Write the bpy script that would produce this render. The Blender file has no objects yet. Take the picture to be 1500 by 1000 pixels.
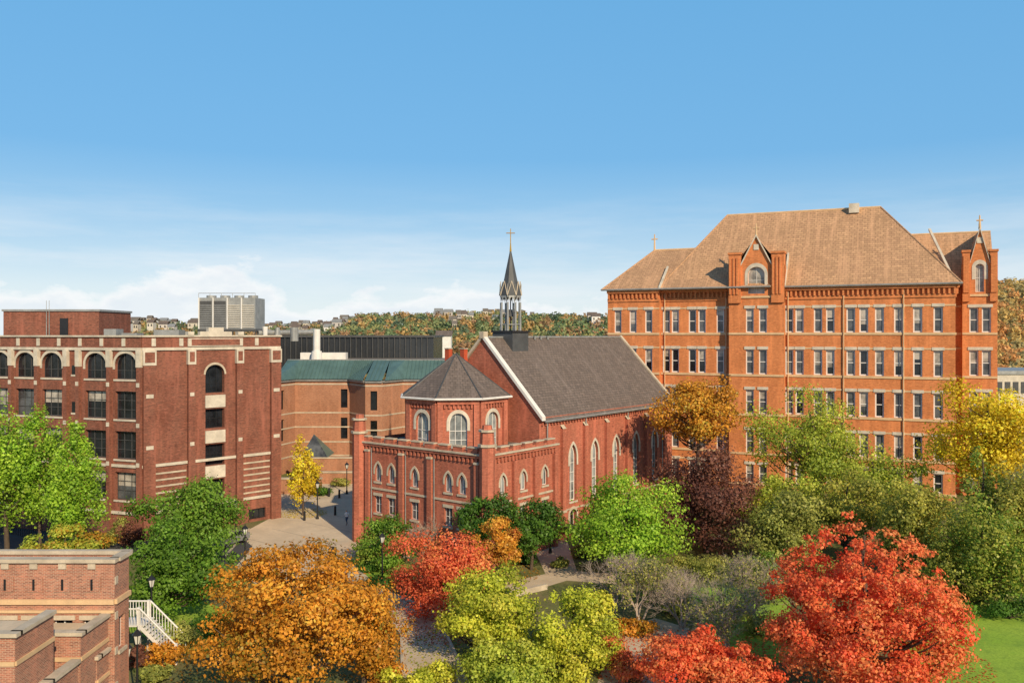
import bpy, math, random
import numpy as np
from mathutils import Vector, Matrix
random.seed(7); RNG=np.random.default_rng(7)
S=bpy.context.scene
F=1250.0; H=22.0; HV=490.0
def wx(u,Y): return (u-750)/F*Y
def wz(v,Y): return H-(v-HV)*Y/F
def gp(u,v):
    Y=F*H/(v-HV); return (wx(u,Y),Y)

# ---------------- materials ----------------
M={}
def nm(name):
    m=bpy.data.materials.new(name); m.use_nodes=True
    nt=m.node_tree; b=nt.nodes['Principled BSDF']; M[name]=m
    return m,nt,b
def N(nt,t,**k):
    n=nt.nodes.new(t)
    for a,v in k.items():
        if a in n.inputs.keys(): n.inputs[a].default_value=v
        else: setattr(n,a,v)
    return n
def c4(c): return (c[0],c[1],c[2],1)
def mixc(nt,fac,a,b,bt='MIX'):
    n=nt.nodes.new('ShaderNodeMix'); n.data_type='RGBA'; n.blend_type=bt
    for i,x in ((0,fac),(6,a),(7,b)):
        if isinstance(x,(int,float)): n.inputs[i].default_value=x
        elif isinstance(x,tuple): n.inputs[i].default_value=c4(x)
        else: nt.links.new(x,n.inputs[i])
    return n.outputs[2]
def ramp(nt,src,a,b):
    n=nt.nodes.new('ShaderNodeMapRange'); nt.links.new(src,n.inputs[0])
    n.inputs[1].default_value=a; n.inputs[2].default_value=b
    return n.outputs[0]
def uvn(nt,sx=1,sy=1):
    tc=nt.nodes.new('ShaderNodeUVMap'); mp=nt.nodes.new('ShaderNodeMapping')
    mp.inputs['Scale'].default_value=(sx,sy,1)
    nt.links.new(tc.outputs[0],mp.inputs[0]); return mp.outputs[0]
def noise(nt,vec,scale,detail=4,rough=.6):
    n=N(nt,'ShaderNodeTexNoise',Scale=scale,Detail=detail,Roughness=rough)
    if vec is not None: nt.links.new(vec,n.inputs['Vector'])
    return n.outputs['Fac']
def objv(nt):
    return nt.nodes.new('ShaderNodeTexCoord').outputs['Object']
def brick(name,c1,c2,mort,bw=.24,bh=.08,stain=.5,ms=.012):
    m,nt,b=nm(name)
    uv=uvn(nt)
    t=N(nt,'ShaderNodeTexBrick',Scale=1.0)
    t.inputs['Color1'].default_value=c4(c1); t.inputs['Color2'].default_value=c4(c2); t.inputs['Mortar'].default_value=c4(mort)
    t.inputs['Brick Width'].default_value=bw; t.inputs['Row Height'].default_value=bh
    t.inputs['Mortar Size'].default_value=ms; t.inputs['Bias'].default_value=-.1
    nt.links.new(uv,t.inputs['Vector'])
    n1=noise(nt,uv,.35,6,.65); n2=noise(nt,uvn(nt,1.2,.12),1.0,4,.6); n3=noise(nt,uv,2.6,3,.7); n4=noise(nt,uvn(nt,1.3,5),1.3,3,.7)
    d=tuple(x*.5 for x in c1)
    col=mixc(nt,ramp(nt,n1,.42,.75),t.outputs['Color'],d)
    lt=tuple(min(1,x*1.4+.02) for x in c1)
    col2=mixc(nt,ramp(nt,n2,.5,.8),col,lt)
    col3=mixc(nt,ramp(nt,n3,.55,.8),col2,tuple(x*.5 for x in c2))
    col4=mixc(nt,ramp(nt,n4,.52,.75),col3,lt)
    base=mixc(nt,stain,t.outputs['Color'],col4)
    nt.links.new(base,b.inputs['Base Color']); b.inputs['Roughness'].default_value=.88
    b.inputs['Specular IOR Level'].default_value=.25
    return m
def rough(name,c,var=.3,scale=.8,r=.85,bump=0,spec=.3,metal=0,fine=12):
    m,nt,b=nm(name); o=objv(nt)
    n1=noise(nt,o,scale,6,.65); n2=noise(nt,o,fine,3,.6)
    col=mixc(nt,ramp(nt,n1,.35,.7),c,tuple(x*(1-var) for x in c))
    col=mixc(nt,ramp(nt,n2,.45,.8),col,tuple(x*(1-var*.8) for x in c))
    nt.links.new(col,b.inputs['Base Color']); b.inputs['Roughness'].default_value=r
    b.inputs['Specular IOR Level'].default_value=spec; b.inputs['Metallic'].default_value=metal
    return m
def shingle(name,c1,c2,rh=.35,bw=.5):
    m,nt,b=nm(name); uv=uvn(nt)
    t=N(nt,'ShaderNodeTexBrick',Scale=1.0)
    t.inputs['Color1'].default_value=c4(c1); t.inputs['Color2'].default_value=c4(c2); t.inputs['Mortar'].default_value=c4(tuple(x*.35 for x in c1))
    t.inputs['Brick Width'].default_value=bw; t.inputs['Row Height'].default_value=rh; t.inputs['Mortar Size'].default_value=.03
    nt.links.new(uv,t.inputs['Vector'])
    n1=noise(nt,uv,.3,6,.7); n2=noise(nt,uvn(nt,1.5,.1),1,4,.6); n3=noise(nt,uv,1.8,4,.7)
    col=mixc(nt,ramp(nt,n1,.4,.75),t.outputs['Color'],tuple(x*.6 for x in c1))
    col=mixc(nt,ramp(nt,n2,.5,.8),col,tuple(min(1,x*1.5) for x in c2))
    col=mixc(nt,ramp(nt,n3,.55,.8),col,tuple(min(1,x*1.4) for x in c1))
    nt.links.new(col,b.inputs['Base Color']); b.inputs['Roughness'].default_value=.8; b.inputs['Specular IOR Level'].default_value=.3
    return m
brick('brick_chapel',(.48,.135,.078),(.31,.07,.04),(.36,.18,.12),stain=.8)
brick('brick_hall',(.28,.09,.055),(.12,.038,.028),(.22,.13,.09),stain=.85)
brick('brick_main',(.68,.225,.072),(.50,.135,.042),(.52,.24,.11),stain=.7)
brick('brick_modern',(.42,.18,.095),(.29,.11,.06),(.38,.25,.17),stain=.6)
brick('brick_near',(.46,.17,.10),(.16,.055,.04),(.46,.32,.23),stain=.55,ms=.016)
rough('stone',(.62,.52,.39),.4,.9)
rough('stone_pale',(.70,.62,.50),.4,.9)
rough('sandstone',(.74,.50,.28),.3,.9)
shingle('slate',(.19,.148,.125),(.125,.10,.088))
shingle('main_shingle',(.56,.33,.18),(.42,.24,.135),.45,.7)
rough('green_metal',(.12,.21,.19),.35,.5,.45,spec=.5,metal=.2)
rough('roof_flat',(.2,.175,.15),.4,.4)
rough('white_trim',(.78,.75,.70),.2,.8,.6)
rough('dark_metal',(.018,.018,.02),.3,1,.45,spec=.5)
rough('steel_grey',(.40,.40,.38),.4,1.2,.45,metal=.3)
rough('steel_dark',(.09,.09,.09),.4,1.5,.5)
rough('spire_slate',(.09,.095,.10),.4,1,.5)
rough('gold',(.75,.42,.08),.15,2,.35,metal=.6)
rough('cream_paint',(.66,.6,.5),.2,2,.6)
rough('red_clay',(.5,.09,.04),.3,2)
rough('black_glass',(.04,.043,.047),.4,.3,.25,spec=.6)
rough('bark',(.12,.085,.06),.45,3,.95)
rough('bark_grey',(.50,.40,.32),.35,3,.95)
rough('concrete',(.68,.55,.39),.3,.25,.9,fine=2.5)
rough('path_tan',(.64,.51,.36),.3,.3,.9,fine=3)
rough('joint',(.40,.33,.25),.2,.5,.95)
rough('asphalt',(.08,.08,.08),.3,.3,.9)
rough('car_paint',(.30,.32,.35),.05,1,.25,spec=.6,metal=.5)
rough('rubber',(.02,.02,.02),.2,3,.8)
rough('skin',(.5,.3,.22),.1,3,.6)
rough('shirt_white',(.75,.77,.8),.1,3,.8)
rough('jeans',(.06,.09,.16),.2,3,.9)
rough('hair',(.04,.025,.015),.2,3,.8)
rough('lamp_glass',(.7,.68,.6),.1,2,.3)
rough('dist_wall',(.6,.55,.5),.35,.02)
def glass(name,c,r=.12):
    m,nt,b=nm(name); o=objv(nt)
    n1=noise(nt,o,.7,3,.6)
    col=mixc(nt,ramp(nt,n1,.4,.65),c,tuple(x*.35 for x in c))
    nt.links.new(col,b.inputs['Base Color']); b.inputs['Roughness'].default_value=r; b.inputs['Specular IOR Level'].default_value=.6
    bp=N(nt,'ShaderNodeBump',Strength=.12); nt.links.new(n1,bp.inputs['Height']); nt.links.new(bp.outputs[0],b.inputs['Normal'])
glass('glass_dark',(.02,.024,.03)); glass('glass_mid',(.12,.13,.14),.2); glass('glass_blind',(.50,.45,.38),.3); glass('glass_leaded',(.30,.33,.33),.35)
def grass(name,a,b_,c,scale=.15):
    m,nt,b=nm(name); o=objv(nt)
    n1=noise(nt,o,scale,6,.7); n2=noise(nt,o,6,4,.7); n3=noise(nt,o,.6,5,.7)
    col=mixc(nt,ramp(nt,n1,.4,.65),a,b_); col=mixc(nt,ramp(nt,n3,.45,.7),col,c); col=mixc(nt,ramp(nt,n2,.45,.8),col,tuple(x*.5 for x in a))
    nt.links.new(col,b.inputs['Base Color']); b.inputs['Roughness'].default_value=.95; b.inputs['Specular IOR Level'].default_value=.15
grass('lawn',(.26,.42,.045),(.40,.52,.07),(.17,.30,.04))
grass('ground_mat',(.13,.15,.05),(.26,.19,.105),(.16,.19,.055),.3)
grass('hill_mat',(.15,.17,.09),(.22,.18,.10),(.16,.16,.09),.02)
m,nt,b=nm('leaf'); nt.nodes.remove(b)
at=nt.nodes.new('ShaderNodeAttribute'); at.attribute_name='lc'
df=nt.nodes.new('ShaderNodeBsdfDiffuse'); tr=nt.nodes.new('ShaderNodeBsdfTranslucent'); gl=N(nt,'ShaderNodeBsdfGlossy',Roughness=.45)
mx=nt.nodes.new('ShaderNodeMixShader'); mx.inputs[0].default_value=.4
mx2=nt.nodes.new('ShaderNodeMixShader'); mx2.inputs[0].default_value=.015
for n in (df,tr): nt.links.new(at.outputs['Color'],n.inputs['Color'])
nt.links.new(df.outputs[0],mx.inputs[1]); nt.links.new(tr.outputs[0],mx.inputs[2])
nt.links.new(mx.outputs[0],mx2.inputs[1]); nt.links.new(gl.outputs[0],mx2.inputs[2])
nt.links.new(mx2.outputs[0],nt.nodes['Material Output'].inputs[0])

# ---------------- builder ----------------
class Bld:
    def __init__(s,name,origin=(0,0,0),ang=0):
        s.e=bpy.data.objects.new(name,None); S.collection.objects.link(s.e)
        s.e.location=origin; s.e.rotation_euler=(0,0,ang); s.parts={}
    def f(s,part,mat,pts):
        p=s.parts.setdefault(part,dict(v=[],f=[],m=[],ms=[]))
        if mat not in p['ms']: p['ms'].append(mat)
        i=len(p['v']); p['v'].extend([tuple(q) for q in pts]); p['f'].append(tuple(range(i,i+len(pts)))); p['m'].append(p['ms'].index(mat))
    def ob(s,part,mat,o,a,b,c):
        o,a,b,c=map(Vector,(o,a,b,c))
        P=lambda i,j,k:o+a*i+b*j+c*k
        fs=[[(0,0,0),(0,1,0),(1,1,0),(1,0,0)],[(0,0,1),(1,0,1),(1,1,1),(0,1,1)],[(0,0,0),(1,0,0),(1,0,1),(0,0,1)],
            [(1,0,0),(1,1,0),(1,1,1),(1,0,1)],[(1,1,0),(0,1,0),(0,1,1),(1,1,1)],[(0,1,0),(0,0,0),(0,0,1),(0,1,1)]]
        flip=a.cross(b).dot(c)<0
        for q in fs:
            pts=[P(*t) for t in q]
            s.f(part,mat,pts[::-1] if flip else pts)
    def box(s,part,mat,x0,x1,y0,y1,z0,z1):
        s.ob(part,mat,(x0,y0,z0),(x1-x0,0,0),(0,y1-y0,0),(0,0,z1-z0))
    def prism(s,part,mat,poly,z0,z1,cap=True,scale=1,top=None):
        n=len(poly); T=top if top else poly
        for i in range(n):
            a,b=poly[i],poly[(i+1)%n]; A,B=T[i],T[(i+1)%n]
            s.f(part,mat,[(a[0],a[1],z0),(b[0],b[1],z0),(B[0],B[1],z1),(A[0],A[1],z1)])
        if cap: s.f(part,mat,[(a[0],a[1],z1) for a in T])
    def cyl(s,part,mat,c,r0,r1,z0,z1,n=12):
        p=[(c[0]+r0*math.cos(2*math.pi*i/n),c[1]+r0*math.sin(2*math.pi*i/n)) for i in range(n)]
        t=[(c[0]+r1*math.cos(2*math.pi*i/n),c[1]+r1*math.sin(2*math.pi*i/n)) for i in range(n)]
        s.prism(part,mat,p,z0,z1,True,top=t)
    def tube(s,part,mat,a,b,r0,r1,n=8):
        a=Vector(a);b=Vector(b);d=(b-a).normalized(); x=d.orthogonal().normalized(); y=d.cross(x)
        A=[a+(x*math.cos(2*math.pi*i/n)+y*math.sin(2*math.pi*i/n))*r0 for i in range(n)]
        B=[b+(x*math.cos(2*math.pi*i/n)+y*math.sin(2*math.pi*i/n))*r1 for i in range(n)]
        for i in range(n): j=(i+1)%n; s.f(part,mat,[A[i],A[j],B[j],B[i]])
        s.f(part,mat,B); s.f(part,mat,A[::-1])
    def done(s):
        for k,p in s.parts.items():
            me=bpy.data.meshes.new(k); me.from_pydata(p['v'],[],p['f'])
            for m in p['ms']: me.materials.append(M[m])
            me.polygons.foreach_set('material_index',p['m'])
            uvl=me.uv_layers.new(name='UVMap'); Z=Vector((0,0,1))
            co=[Vector(q) for q in p['v']]
            for poly in me.polygons:
                n=poly.normal; t=Z.cross(n)
                t=Vector((1,0,0)) if t.length<.05 else t.normalized()
                bb=n.cross(t)
                for li in poly.loop_indices:
                    q=co[me.loops[li].vertex_index]; uvl.data[li].uv=(q.dot(t),q.dot(bb))
            o=bpy.data.objects.new(k,me); S.collection.objects.link(o); o.parent=s.e
def archpts(kind,s0,s1,zs,h,n=8):
    r=(s1-s0)/2;c=(s0+s1)/2;out=[]
    if kind=='round':
        for i in range(2*n+1):
            t=math.pi*i/(2*n); out.append((c-r*math.cos(t),zs+h*math.sin(t)))
    else:
        for i in range(n+1):
            t=math.pi/3*i/n; out.append((s1-2*r*math.cos(t),zs+h*math.sin(t)/math.sin(math.pi/3)))
        out+= [(s0+s1-a,z) for a,z in out[:-1][::-1]]
    return out
class Fac:
    def __init__(s,B,a,b):
        s.B=B;s.a=Vector(a);s.b=Vector(b);s.L=(s.b-s.a).length;s.d=(s.b-s.a)/s.L;s.o=Vector((s.d.y,-s.d.x))
    def P(s,t,z,o=0):
        q=s.a+s.d*t+s.o*o; return (q.x,q.y,z)
    def box(s,part,mat,s0,s1,z0,z1,o0,o1):
        p=s.P(s0,z0,o0)
        s.B.ob(part,mat,p,(s.d.x*(s1-s0),s.d.y*(s1-s0),0),(s.o.x*(o1-o0),s.o.y*(o1-o0),0),(0,0,z1-z0))
    def wall(s,z0,z1,ops=(),mat='brick_chapel',part='walls',off=0):
        ss=sorted(set([0,s.L]+[round(x,4) for o in ops for x in (o['s0'],o['s1'])]))
        zs=sorted(set([z0,z1]+[round(x,4) for o in ops for x in (o['z0'],o['z1'])]))
        for j in range(len(zs)-1):
            zc=(zs[j]+zs[j+1])/2; run=None
            for i in range(len(ss)-1):
                sc=(ss[i]+ss[i+1])/2
                ins=any(o['s0']<sc<o['s1'] and o['z0']<zc<o['z1'] for o in ops)
                if not ins:
                    if run is None: run=ss[i]
                if (ins or i==len(ss)-2) and run is not None:
                    e=ss[i] if ins else ss[i+1]
                    s.B.f(part,mat,[s.P(run,zs[j],off),s.P(e,zs[j],off),s.P(e,zs[j+1],off),s.P(run,zs[j+1],off)]); run=None
        for o in ops: s.win(o,mat,part,off)
    def win(s,o,wm,part,off):
        s0,s1,z0,z1=o['s0'],o['s1'],o['z0'],o['z1']; dep=o.get('dep',.3); fw=o.get('fw',.08); k=o.get('arch')
        fm=o.get('fm','white_trim'); B=s.B
        if k:
            h=o.get('rise',(s1-s0)/2*(1 if k=='round' else 1.6)); ap=archpts(k,s0,s1,z1-h,h)
            for a,b in zip(ap[:-1],ap[1:]):
                B.f(part,wm,[s.P(a[0],a[1],off),s.P(b[0],b[1],off),s.P(b[0],z1+.0005,off),s.P(a[0],z1+.0005,off)])
            out=[(s0,z0)]+ap+[(s1,z0)]
        else:
            ap=None; out=[(s0,z0),(s0,z1),(s1,z1),(s1,z0)]
        n=len(out)
        for i in range(n):
            a,b=out[i],out[(i+1)%n]
            B.f(part,o.get('rm',wm),[s.P(a[0],a[1],off),s.P(a[0],a[1],off-dep),s.P(b[0],b[1],off-dep),s.P(b[0],b[1],off)])
        gm=o.get('gm') or random.choice(['glass_dark','glass_dark','glass_mid','glass_dark','glass_blind'])
        B.f('windows',gm,[s.P(a,z,off-dep+.02) for a,z in out][::-1])
        if o.get('half') and random.random()<.5:
            zz=z1-(z1-z0)*random.uniform(.25,.7)
            B.f('windows','glass_blind',[s.P(s0+fw,zz,off-dep+.03),s.P(s1-fw,zz,off-dep+.03),s.P(s1-fw,z1-fw,off-dep+.03),s.P(s0+fw,z1-fw,off-dep+.03)])
        cx=(s0+s1)/2; cz=(z0+z1)/2
        kx=1-2*fw/(s1-s0); kz=1-2*fw/(z1-z0)
        inn=[(cx+(a-cx)*kx,cz+(z-cz)*kz) for a,z in out]
        for i in range(n):
            j=(i+1)%n
            B.f('window_frames',fm,[s.P(*out[i],off-dep+.07),s.P(*inn[i],off-dep+.07),s.P(*inn[j],off-dep+.07),s.P(*out[j],off-dep+.07)][::-1])
        def topz(x):
            if not ap: return z1
            for a,b in zip(ap[:-1],ap[1:]):
                if a[0]<=x<=b[0]: return a[1]+(b[1]-a[1])*(x-a[0])/max(1e-6,b[0]-a[0])
            return z1
        mw=o.get('mw',.06)
        for i in range(1,o.get('nx',1)):
            x=s0+(s1-s0)*i/o['nx']; s.box('window_frames',fm,x-mw/2,x+mw/2,z0+.01,topz(x)-.01,off-dep+.03,off-dep+.1)
        for i in range(1,o.get('nz',1)):
            z=z0+(z1-z0)*i/o['nz']
            if k and z>z1-h: continue
            s.box('window_frames',fm,s0+.01,s1-.01,z-mw/2,z+mw/2,off-dep+.035,off-dep+.09)
        sm=o.get('sm','stone')
        if o.get('sill'): s.box('stone_trim',sm,s0-.12,s1+.12,z0-.2,z0-.003,off-.05,off+.1)
        if o.get('lint'): s.box('stone_trim',sm,s0-.15,s1+.15,z1+.003,z1+o['lint'],off-.05,off+.07)
        if o.get('sur'):
            w=o['sur']
            if k:
                c=z1-h; ap2=[(cx+(a-cx)*(1+2*w/(s1-s0)),c+(z-c)*(1+w*1.3/h)) for a,z in ap]
                full=[(s0,c-o.get('leg',0))]+ap+[(s1,c-o.get('leg',0))]; ful2=[(s0-w,c-o.get('leg',0))]+ap2+[(s1+w,c-o.get('leg',0))]
                for i in range(len(full)-1):
                    s.B.f('stone_trim',sm,[s.P(*full[i],off+.05),s.P(*full[i+1],off+.05),s.P(*ful2[i+1],off+.05),s.P(*ful2[i],off+.05)])
                    s.B.f('stone_trim',sm,[s.P(*ful2[i],off+.05),s.P(*ful2[i+1],off+.05),s.P(*ful2[i+1],off-.02),s.P(*ful2[i],off-.02)])
                    s.B.f('stone_trim',sm,[s.P(*full[i],off-.05),s.P(*full[i+1],off-.05),s.P(*full[i+1],off+.05),s.P(*full[i],off+.05)])
def W(c,w,z0,z1,**k): return dict(s0=c-w/2,s1=c+w/2,z0=z0,z1=z1,**k)

# ---------------- leaves / trees ----------------
def leafmesh(P,Nn,size,C,T=None):
    n=len(P); r=RNG.normal(size=(n,3)); t=np.cross(Nn,r); t/=np.linalg.norm(t,axis=1,keepdims=True)+1e-9
    b=np.cross(Nn,t); s=size[:,None]
    k=RNG.uniform(.55,.9,(n,1))
    V=np.stack([P-t*s*.5,P-b*s*.5*k+t*s*.1,P+t*s*.5,P+b*s*.5*k+t*s*.1],1).reshape(-1,3)
    return V,np.repeat(C,4,axis=0)
def make_mesh(name,lv,lc,wv,wf,bark='bark'):
    nl=len(lv)//4; nw=len(wv)
    me=bpy.data.meshes.new(name)
    V=np.concatenate([lv,np.array(wv).reshape(-1,3)]) if nw else lv
    me.vertices.add(len(V)); me.vertices.foreach_set('co',V.astype(np.float32).ravel())
    wfl=np.array(wf,dtype=np.int32).reshape(-1,4)+len(lv) if nw else np.zeros((0,4),np.int32)
    L=np.concatenate([np.arange(len(lv),dtype=np.int32),wfl.ravel()])
    me.loops.add(len(L)); me.loops.foreach_set('vertex_index',L)
    nf=len(L)//4; me.polygons.add(nf); me.polygons.foreach_set('loop_start',np.arange(nf,dtype=np.int32)*4)
    me.polygons.foreach_set('loop_total',np.full(nf,4,np.int32))
    mi=np.zeros(nf,np.int32); mi[nl:]=1; me.polygons.foreach_set('material_index',mi)
    me.materials.append(M['leaf']); me.materials.append(M[bark])
    a=me.color_attributes.new('lc','FLOAT_COLOR','POINT')
    CC=np.ones((len(V),4),np.float32); CC[:len(lv),:3]=lc; a.data.foreach_set('color',CC.ravel())
    me.update(calc_edges=True); me.validate()
    o=bpy.data.objects.new(name,me); S.collection.objects.link(o); return o
def seg(wv,wf,a,b,r0,r1,n=6):
    a=Vector(a);b=Vector(b);d=(b-a)
    if d.length<1e-4:return
    d.normalize(); x=d.orthogonal().normalized();y=d.cross(x);i0=len(wv)
    for c,r in((a,r0),(b,r1)):
        for i in range(n):
            t=2*math.pi*i/n; wv.append(tuple(c+(x*math.cos(t)+y*math.sin(t))*r))
    for i in range(n): j=(i+1)%n; wf.append((i0+i,i0+j,i0+n+j,i0+n+i))
def limb(wv,wf,a,b,r0,r1,k=4,wob=.12):
    a=Vector(a);b=Vector(b);L=(b-a).length;p=a
    for i in range(1,k+1):
        t=i/k; q=a.lerp(b,t)+Vector((random.gauss(0,1),random.gauss(0,1),0))*wob*L*.3*math.sin(math.pi*t)+Vector((0,0,-L*.10*math.sin(math.pi*t)))
        seg(wv,wf,p,q,r0+(r1-r0)*(i-1)/k,r0+(r1-r0)*t); p=q
def branchy(wv,wf,a,d,L,r,lvl):
    b=Vector(a)+d*L; mid=Vector(a).lerp(b,.5)+Vector((random.gauss(0,1),random.gauss(0,1),random.gauss(0,1)))*L*.06
    seg(wv,wf,a,mid,r,r*.8,5); seg(wv,wf,mid,b,r*.8,r*.6,5)
    if lvl==0:return
    for i in range(random.choice([3,3,4])):
        ax=Vector((random.gauss(0,1),random.gauss(0,1),random.gauss(0,1))).normalized()
        nd=(d+ax*.75).normalized(); nd.z+=.12; nd.normalize()
        branchy(wv,wf,mid.lerp(b,random.uniform(.1,1)),nd,L*random.uniform(.62,.85),r*.55,lvl-1)
def foliage(c,R,rz,pal,n,leaf,ncl,cone=0,clf=.24,lb=1.0):
    c=np.array(c,float)
    d=RNG.normal(size=(ncl,3)); d/=np.linalg.norm(d,axis=1,keepdims=True)
    ph=RNG.uniform(0,6.28,6)
    lob=1+lb*(.11*np.sin(3*np.arctan2(d[:,1],d[:,0])+ph[0])+.08*np.sin(5*d[:,2]+ph[1]+2*d[:,0])+.07*np.sin(7*d[:,0]+ph[2]))
    rr=RNG.uniform(0,1,ncl)**(1/2.6)*lob*(1-clf*.65)
    cl=d*rr[:,None]
    if cone:
        h=(cl[:,2]+1)/2; f=np.clip(1.25*(1-h)**.8,.08,1.15)*cone+(1-cone); cl[:,:2]*=f[:,None]
    else:
        low=cl[:,2]<-.35; cl[low,2]*=.8
    cr=RNG.uniform(.65,1.35,ncl)*clf
    if cone: cr*=np.clip(1.25-(cl[:,2]+1)/2,.4,1)
    w=cr**2; w/=w.sum(); idx=RNG.choice(ncl,n,p=w)
    e=RNG.normal(size=(n,3)); e/=np.linalg.norm(e,axis=1,keepdims=True)
    er=RNG.uniform(0,1,n)**.45*RNG.choice([1,1,1,1.35],n)
    q=cl[idx]+e*(er*cr[idx])[:,None]*np.array([1,1,.8])
    P=c+q*np.array([R,R,rz])
    nn=e*.9+q*.5+RNG.normal(size=(n,3))*.55+np.array([0,-.15,.25]); nn/=np.linalg.norm(nn,axis=1,keepdims=True)
    pal=np.array(pal,float); K=len(pal)
    g=.5+.5*np.sin(cl[:,0]*2.3+ph[3]+cl[:,2]*1.7)*np.cos(cl[:,1]*2.1+ph[4])
    t=np.clip(g[idx]*.5+RNG.uniform(0,1,ncl)[idx]*.4+RNG.normal(0,.15,n)+.08,0,.999)*(K-1)
    i0=t.astype(int); fr=(t-i0)[:,None]; C=pal[i0]*(1-fr)+pal[np.minimum(i0+1,K-1)]*fr
    C=C*RNG.uniform(.7,1.3,(n,1))*RNG.uniform(.8,1.2,ncl)[idx][:,None]
    C=np.clip(C,0,.92)
    k=P[:,2]>.12
    sz=leaf*RNG.uniform(.6,1.4,n)
    lv,lc=leafmesh(P[k],nn[k],sz[k],C[k])
    return lv,lc,cl*np.array([R,R,rz])+c,cr
def tree(name,u,vc,hw,hh,Y,pal,n=12000,leaf=.26,ncl=80,cone=0,clf=.24,bark='bark',tr=None,dx=0,lb=1.0):
    X=wx(u,Y); zc=wz(vc,Y); R=hw*Y/F; rz=hh*Y/F
    lv,lc,cl,cr=foliage((0,0,zc),R,rz,pal,n,leaf,ncl,cone,clf,lb)
    wv=[];wf=[]; tr=tr or max(.14,R*.05)
    top=zc+rz*(.55 if not cone else .7); base=Vector((dx,0,-.1)); k=6; p=base
    pts=[base]
    for i in range(1,k+1):
        t=i/k; q=Vector((dx*(1-t)+random.gauss(0,.05)*R*.5,random.gauss(0,.05)*R*.5,top*t)); seg(wv,wf,p,q,tr*(1.15-.9*(i-1)/k),tr*(1.15-.9*i/k),8); p=q; pts.append(q)
    order=np.argsort(-np.linalg.norm(cl[:,:2],axis=1))[:min(34,len(cl))]
    for i in order:
        c=Vector(cl[i]); 
        if c.z<.4: continue
        t=min(.95,max(.15,(c.z-R*.45)/top)); j=t*k; a=pts[int(j)].lerp(pts[min(k,int(j)+1)],j-int(j))
        limb(wv,wf,a,c,tr*.38*(1.1-t*.6),tr*.07)
    o=make_mesh(name,lv,lc,wv,wf,bark); o.location=(X,Y,0); return o
def bare(name,u,vb,hgt,Y,L=None,pal=None,n=0,seed=1):
    random.seed(seed); X=wx(u,Y); wv=[];wf=[]
    for k in range(4):
        d=Vector((random.gauss(0,.28),random.gauss(0,.28),1)).normalized()
        branchy(wv,wf,Vector((random.uniform(-.15,.15),random.uniform(-.15,.15),0)),d,hgt*.30,.10,5)
    if pal is not None:
        idx=RNG.choice(len(wv),n); P=np.array(wv)[idx]+RNG.normal(size=(n,3))*.15; P=P[P[:,2]>hgt*.35]
        nn=RNG.normal(size=P.shape); nn/=np.linalg.norm(nn,axis=1,keepdims=True)
        C=np.array(pal)[RNG.choice(len(pal),len(P))]; lv,lc=leafmesh(P,nn,np.full(len(P),.2),C)
    else: lv=np.zeros((0,3));lc=np.zeros((0,3))
    o=make_mesh(name,lv,lc,wv,wf,'bark_grey'); o.location=(X,Y,0); return o
def shrub(name,x,y,R,h,pal,n=2500,leaf=.16):
    lv,lc,cl,cr=foliage((0,0,h*.45),R,h*.6,pal,n,leaf,26,clf=.34)
    wv=[];wf=[]
    for i in range(10): limb(wv,wf,(0,0,0),cl[i],.04,.01,3)
    o=make_mesh(name,lv,lc,wv,wf); o.location=(x,y,0); return o

# ---------------- ground ----------------
def sheet(name,mat,pts,z):
    me=bpy.data.meshes.new(name); me.from_pydata([(x,y,z) for x,y in pts],[],[tuple(range(len(pts)))]); me.materials.append(M[mat])
    if me.polygons[0].normal.z<0: me.flip_normals()
    o=bpy.data.objects.new(name,me); S.collection.objects.link(o); return o
sheet('ground','ground_mat',[(-4000,-300),(4000,-300),(4000,9000),(-4000,9000)],0)
G=lambda l:[gp(*q) for q in l]
sheet('campus_plaza','concrete',G([(330,815),(365,775),(408,752),(400,712),(470,690),(560,690),(700,735),(660,770),(600,800),(505,812),(480,840),(380,860)]),.004)
sheet('walkway','path_tan',G([(470,820),(530,815),(552,862),(600,880),(640,900),(668,960),(700,1040),(590,1040),(588,930),(560,890)]),.008)
sheet('walkway','path_tan',G([(610,880),(700,862),(790,842),(830,835),(905,840),(905,855),(830,850),(790,862),(700,885),(625,898)]),.012)
sheet('walkway','path_tan',G([(780,800),(830,790),(845,836),(800,842)]),.016)
sheet('walkway','path_tan',G([(860,1040),(905,920),(960,905),(1010,920),(980,1040)]),.016)
sheet('service_road','asphalt',G([(-60,765),(60,775),(200,790),(345,780),(370,800),(345,830),(200,815),(-60,800)]),.02)
sheet('lawn','lawn',G([(1290,890),(1600,880),(1800,1100),(1330,1100)]),.006)
sheet('lawn','lawn',G([(185,890),(300,880),(350,900),(300,960),(190,925)]),.006)
sheet('lawn','lawn',G([(510,820),(590,815),(600,850),(560,862)]),.014)
sheet('lawn','lawn',G([(1010,860),(1150,860),(1180,960),(1060,990)]),.006)
PJ=Bld('plaza_paving_joint')
ex=Vector((.622,.783)); nx_=Vector((-.783,.622)); c0=Vector((-19,96))
for i in range(-3,5):
    a=c0+ex*i*4.5-nx_*5; b=c0+ex*i*4.5+nx_*7
    PJ.ob('joint','joint',(a.x,a.y,.005),((b-a).x,(b-a).y,0),(ex.x*.09,ex.y*.09,0),(0,0,.004))
PJ.done()
KB=Bld('stone_kerb')
for l in ([(480,840),(505,812),(600,800)],[(552,862),(600,880),(640,900),(668,960),(700,1040)],[(560,890),(588,930),(590,1040)],[(365,775),(330,815)],[(345,830),(380,860),(480,840)]):
    for a,b in zip(l[:-1],l[1:]):
        p=Vector(gp(*a)); q=Vector(gp(*b)); f=Fac(KB,p,q); f.box('kerb','stone',0,f.L,0,.13,-.09,.09)
KB.done()

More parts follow.
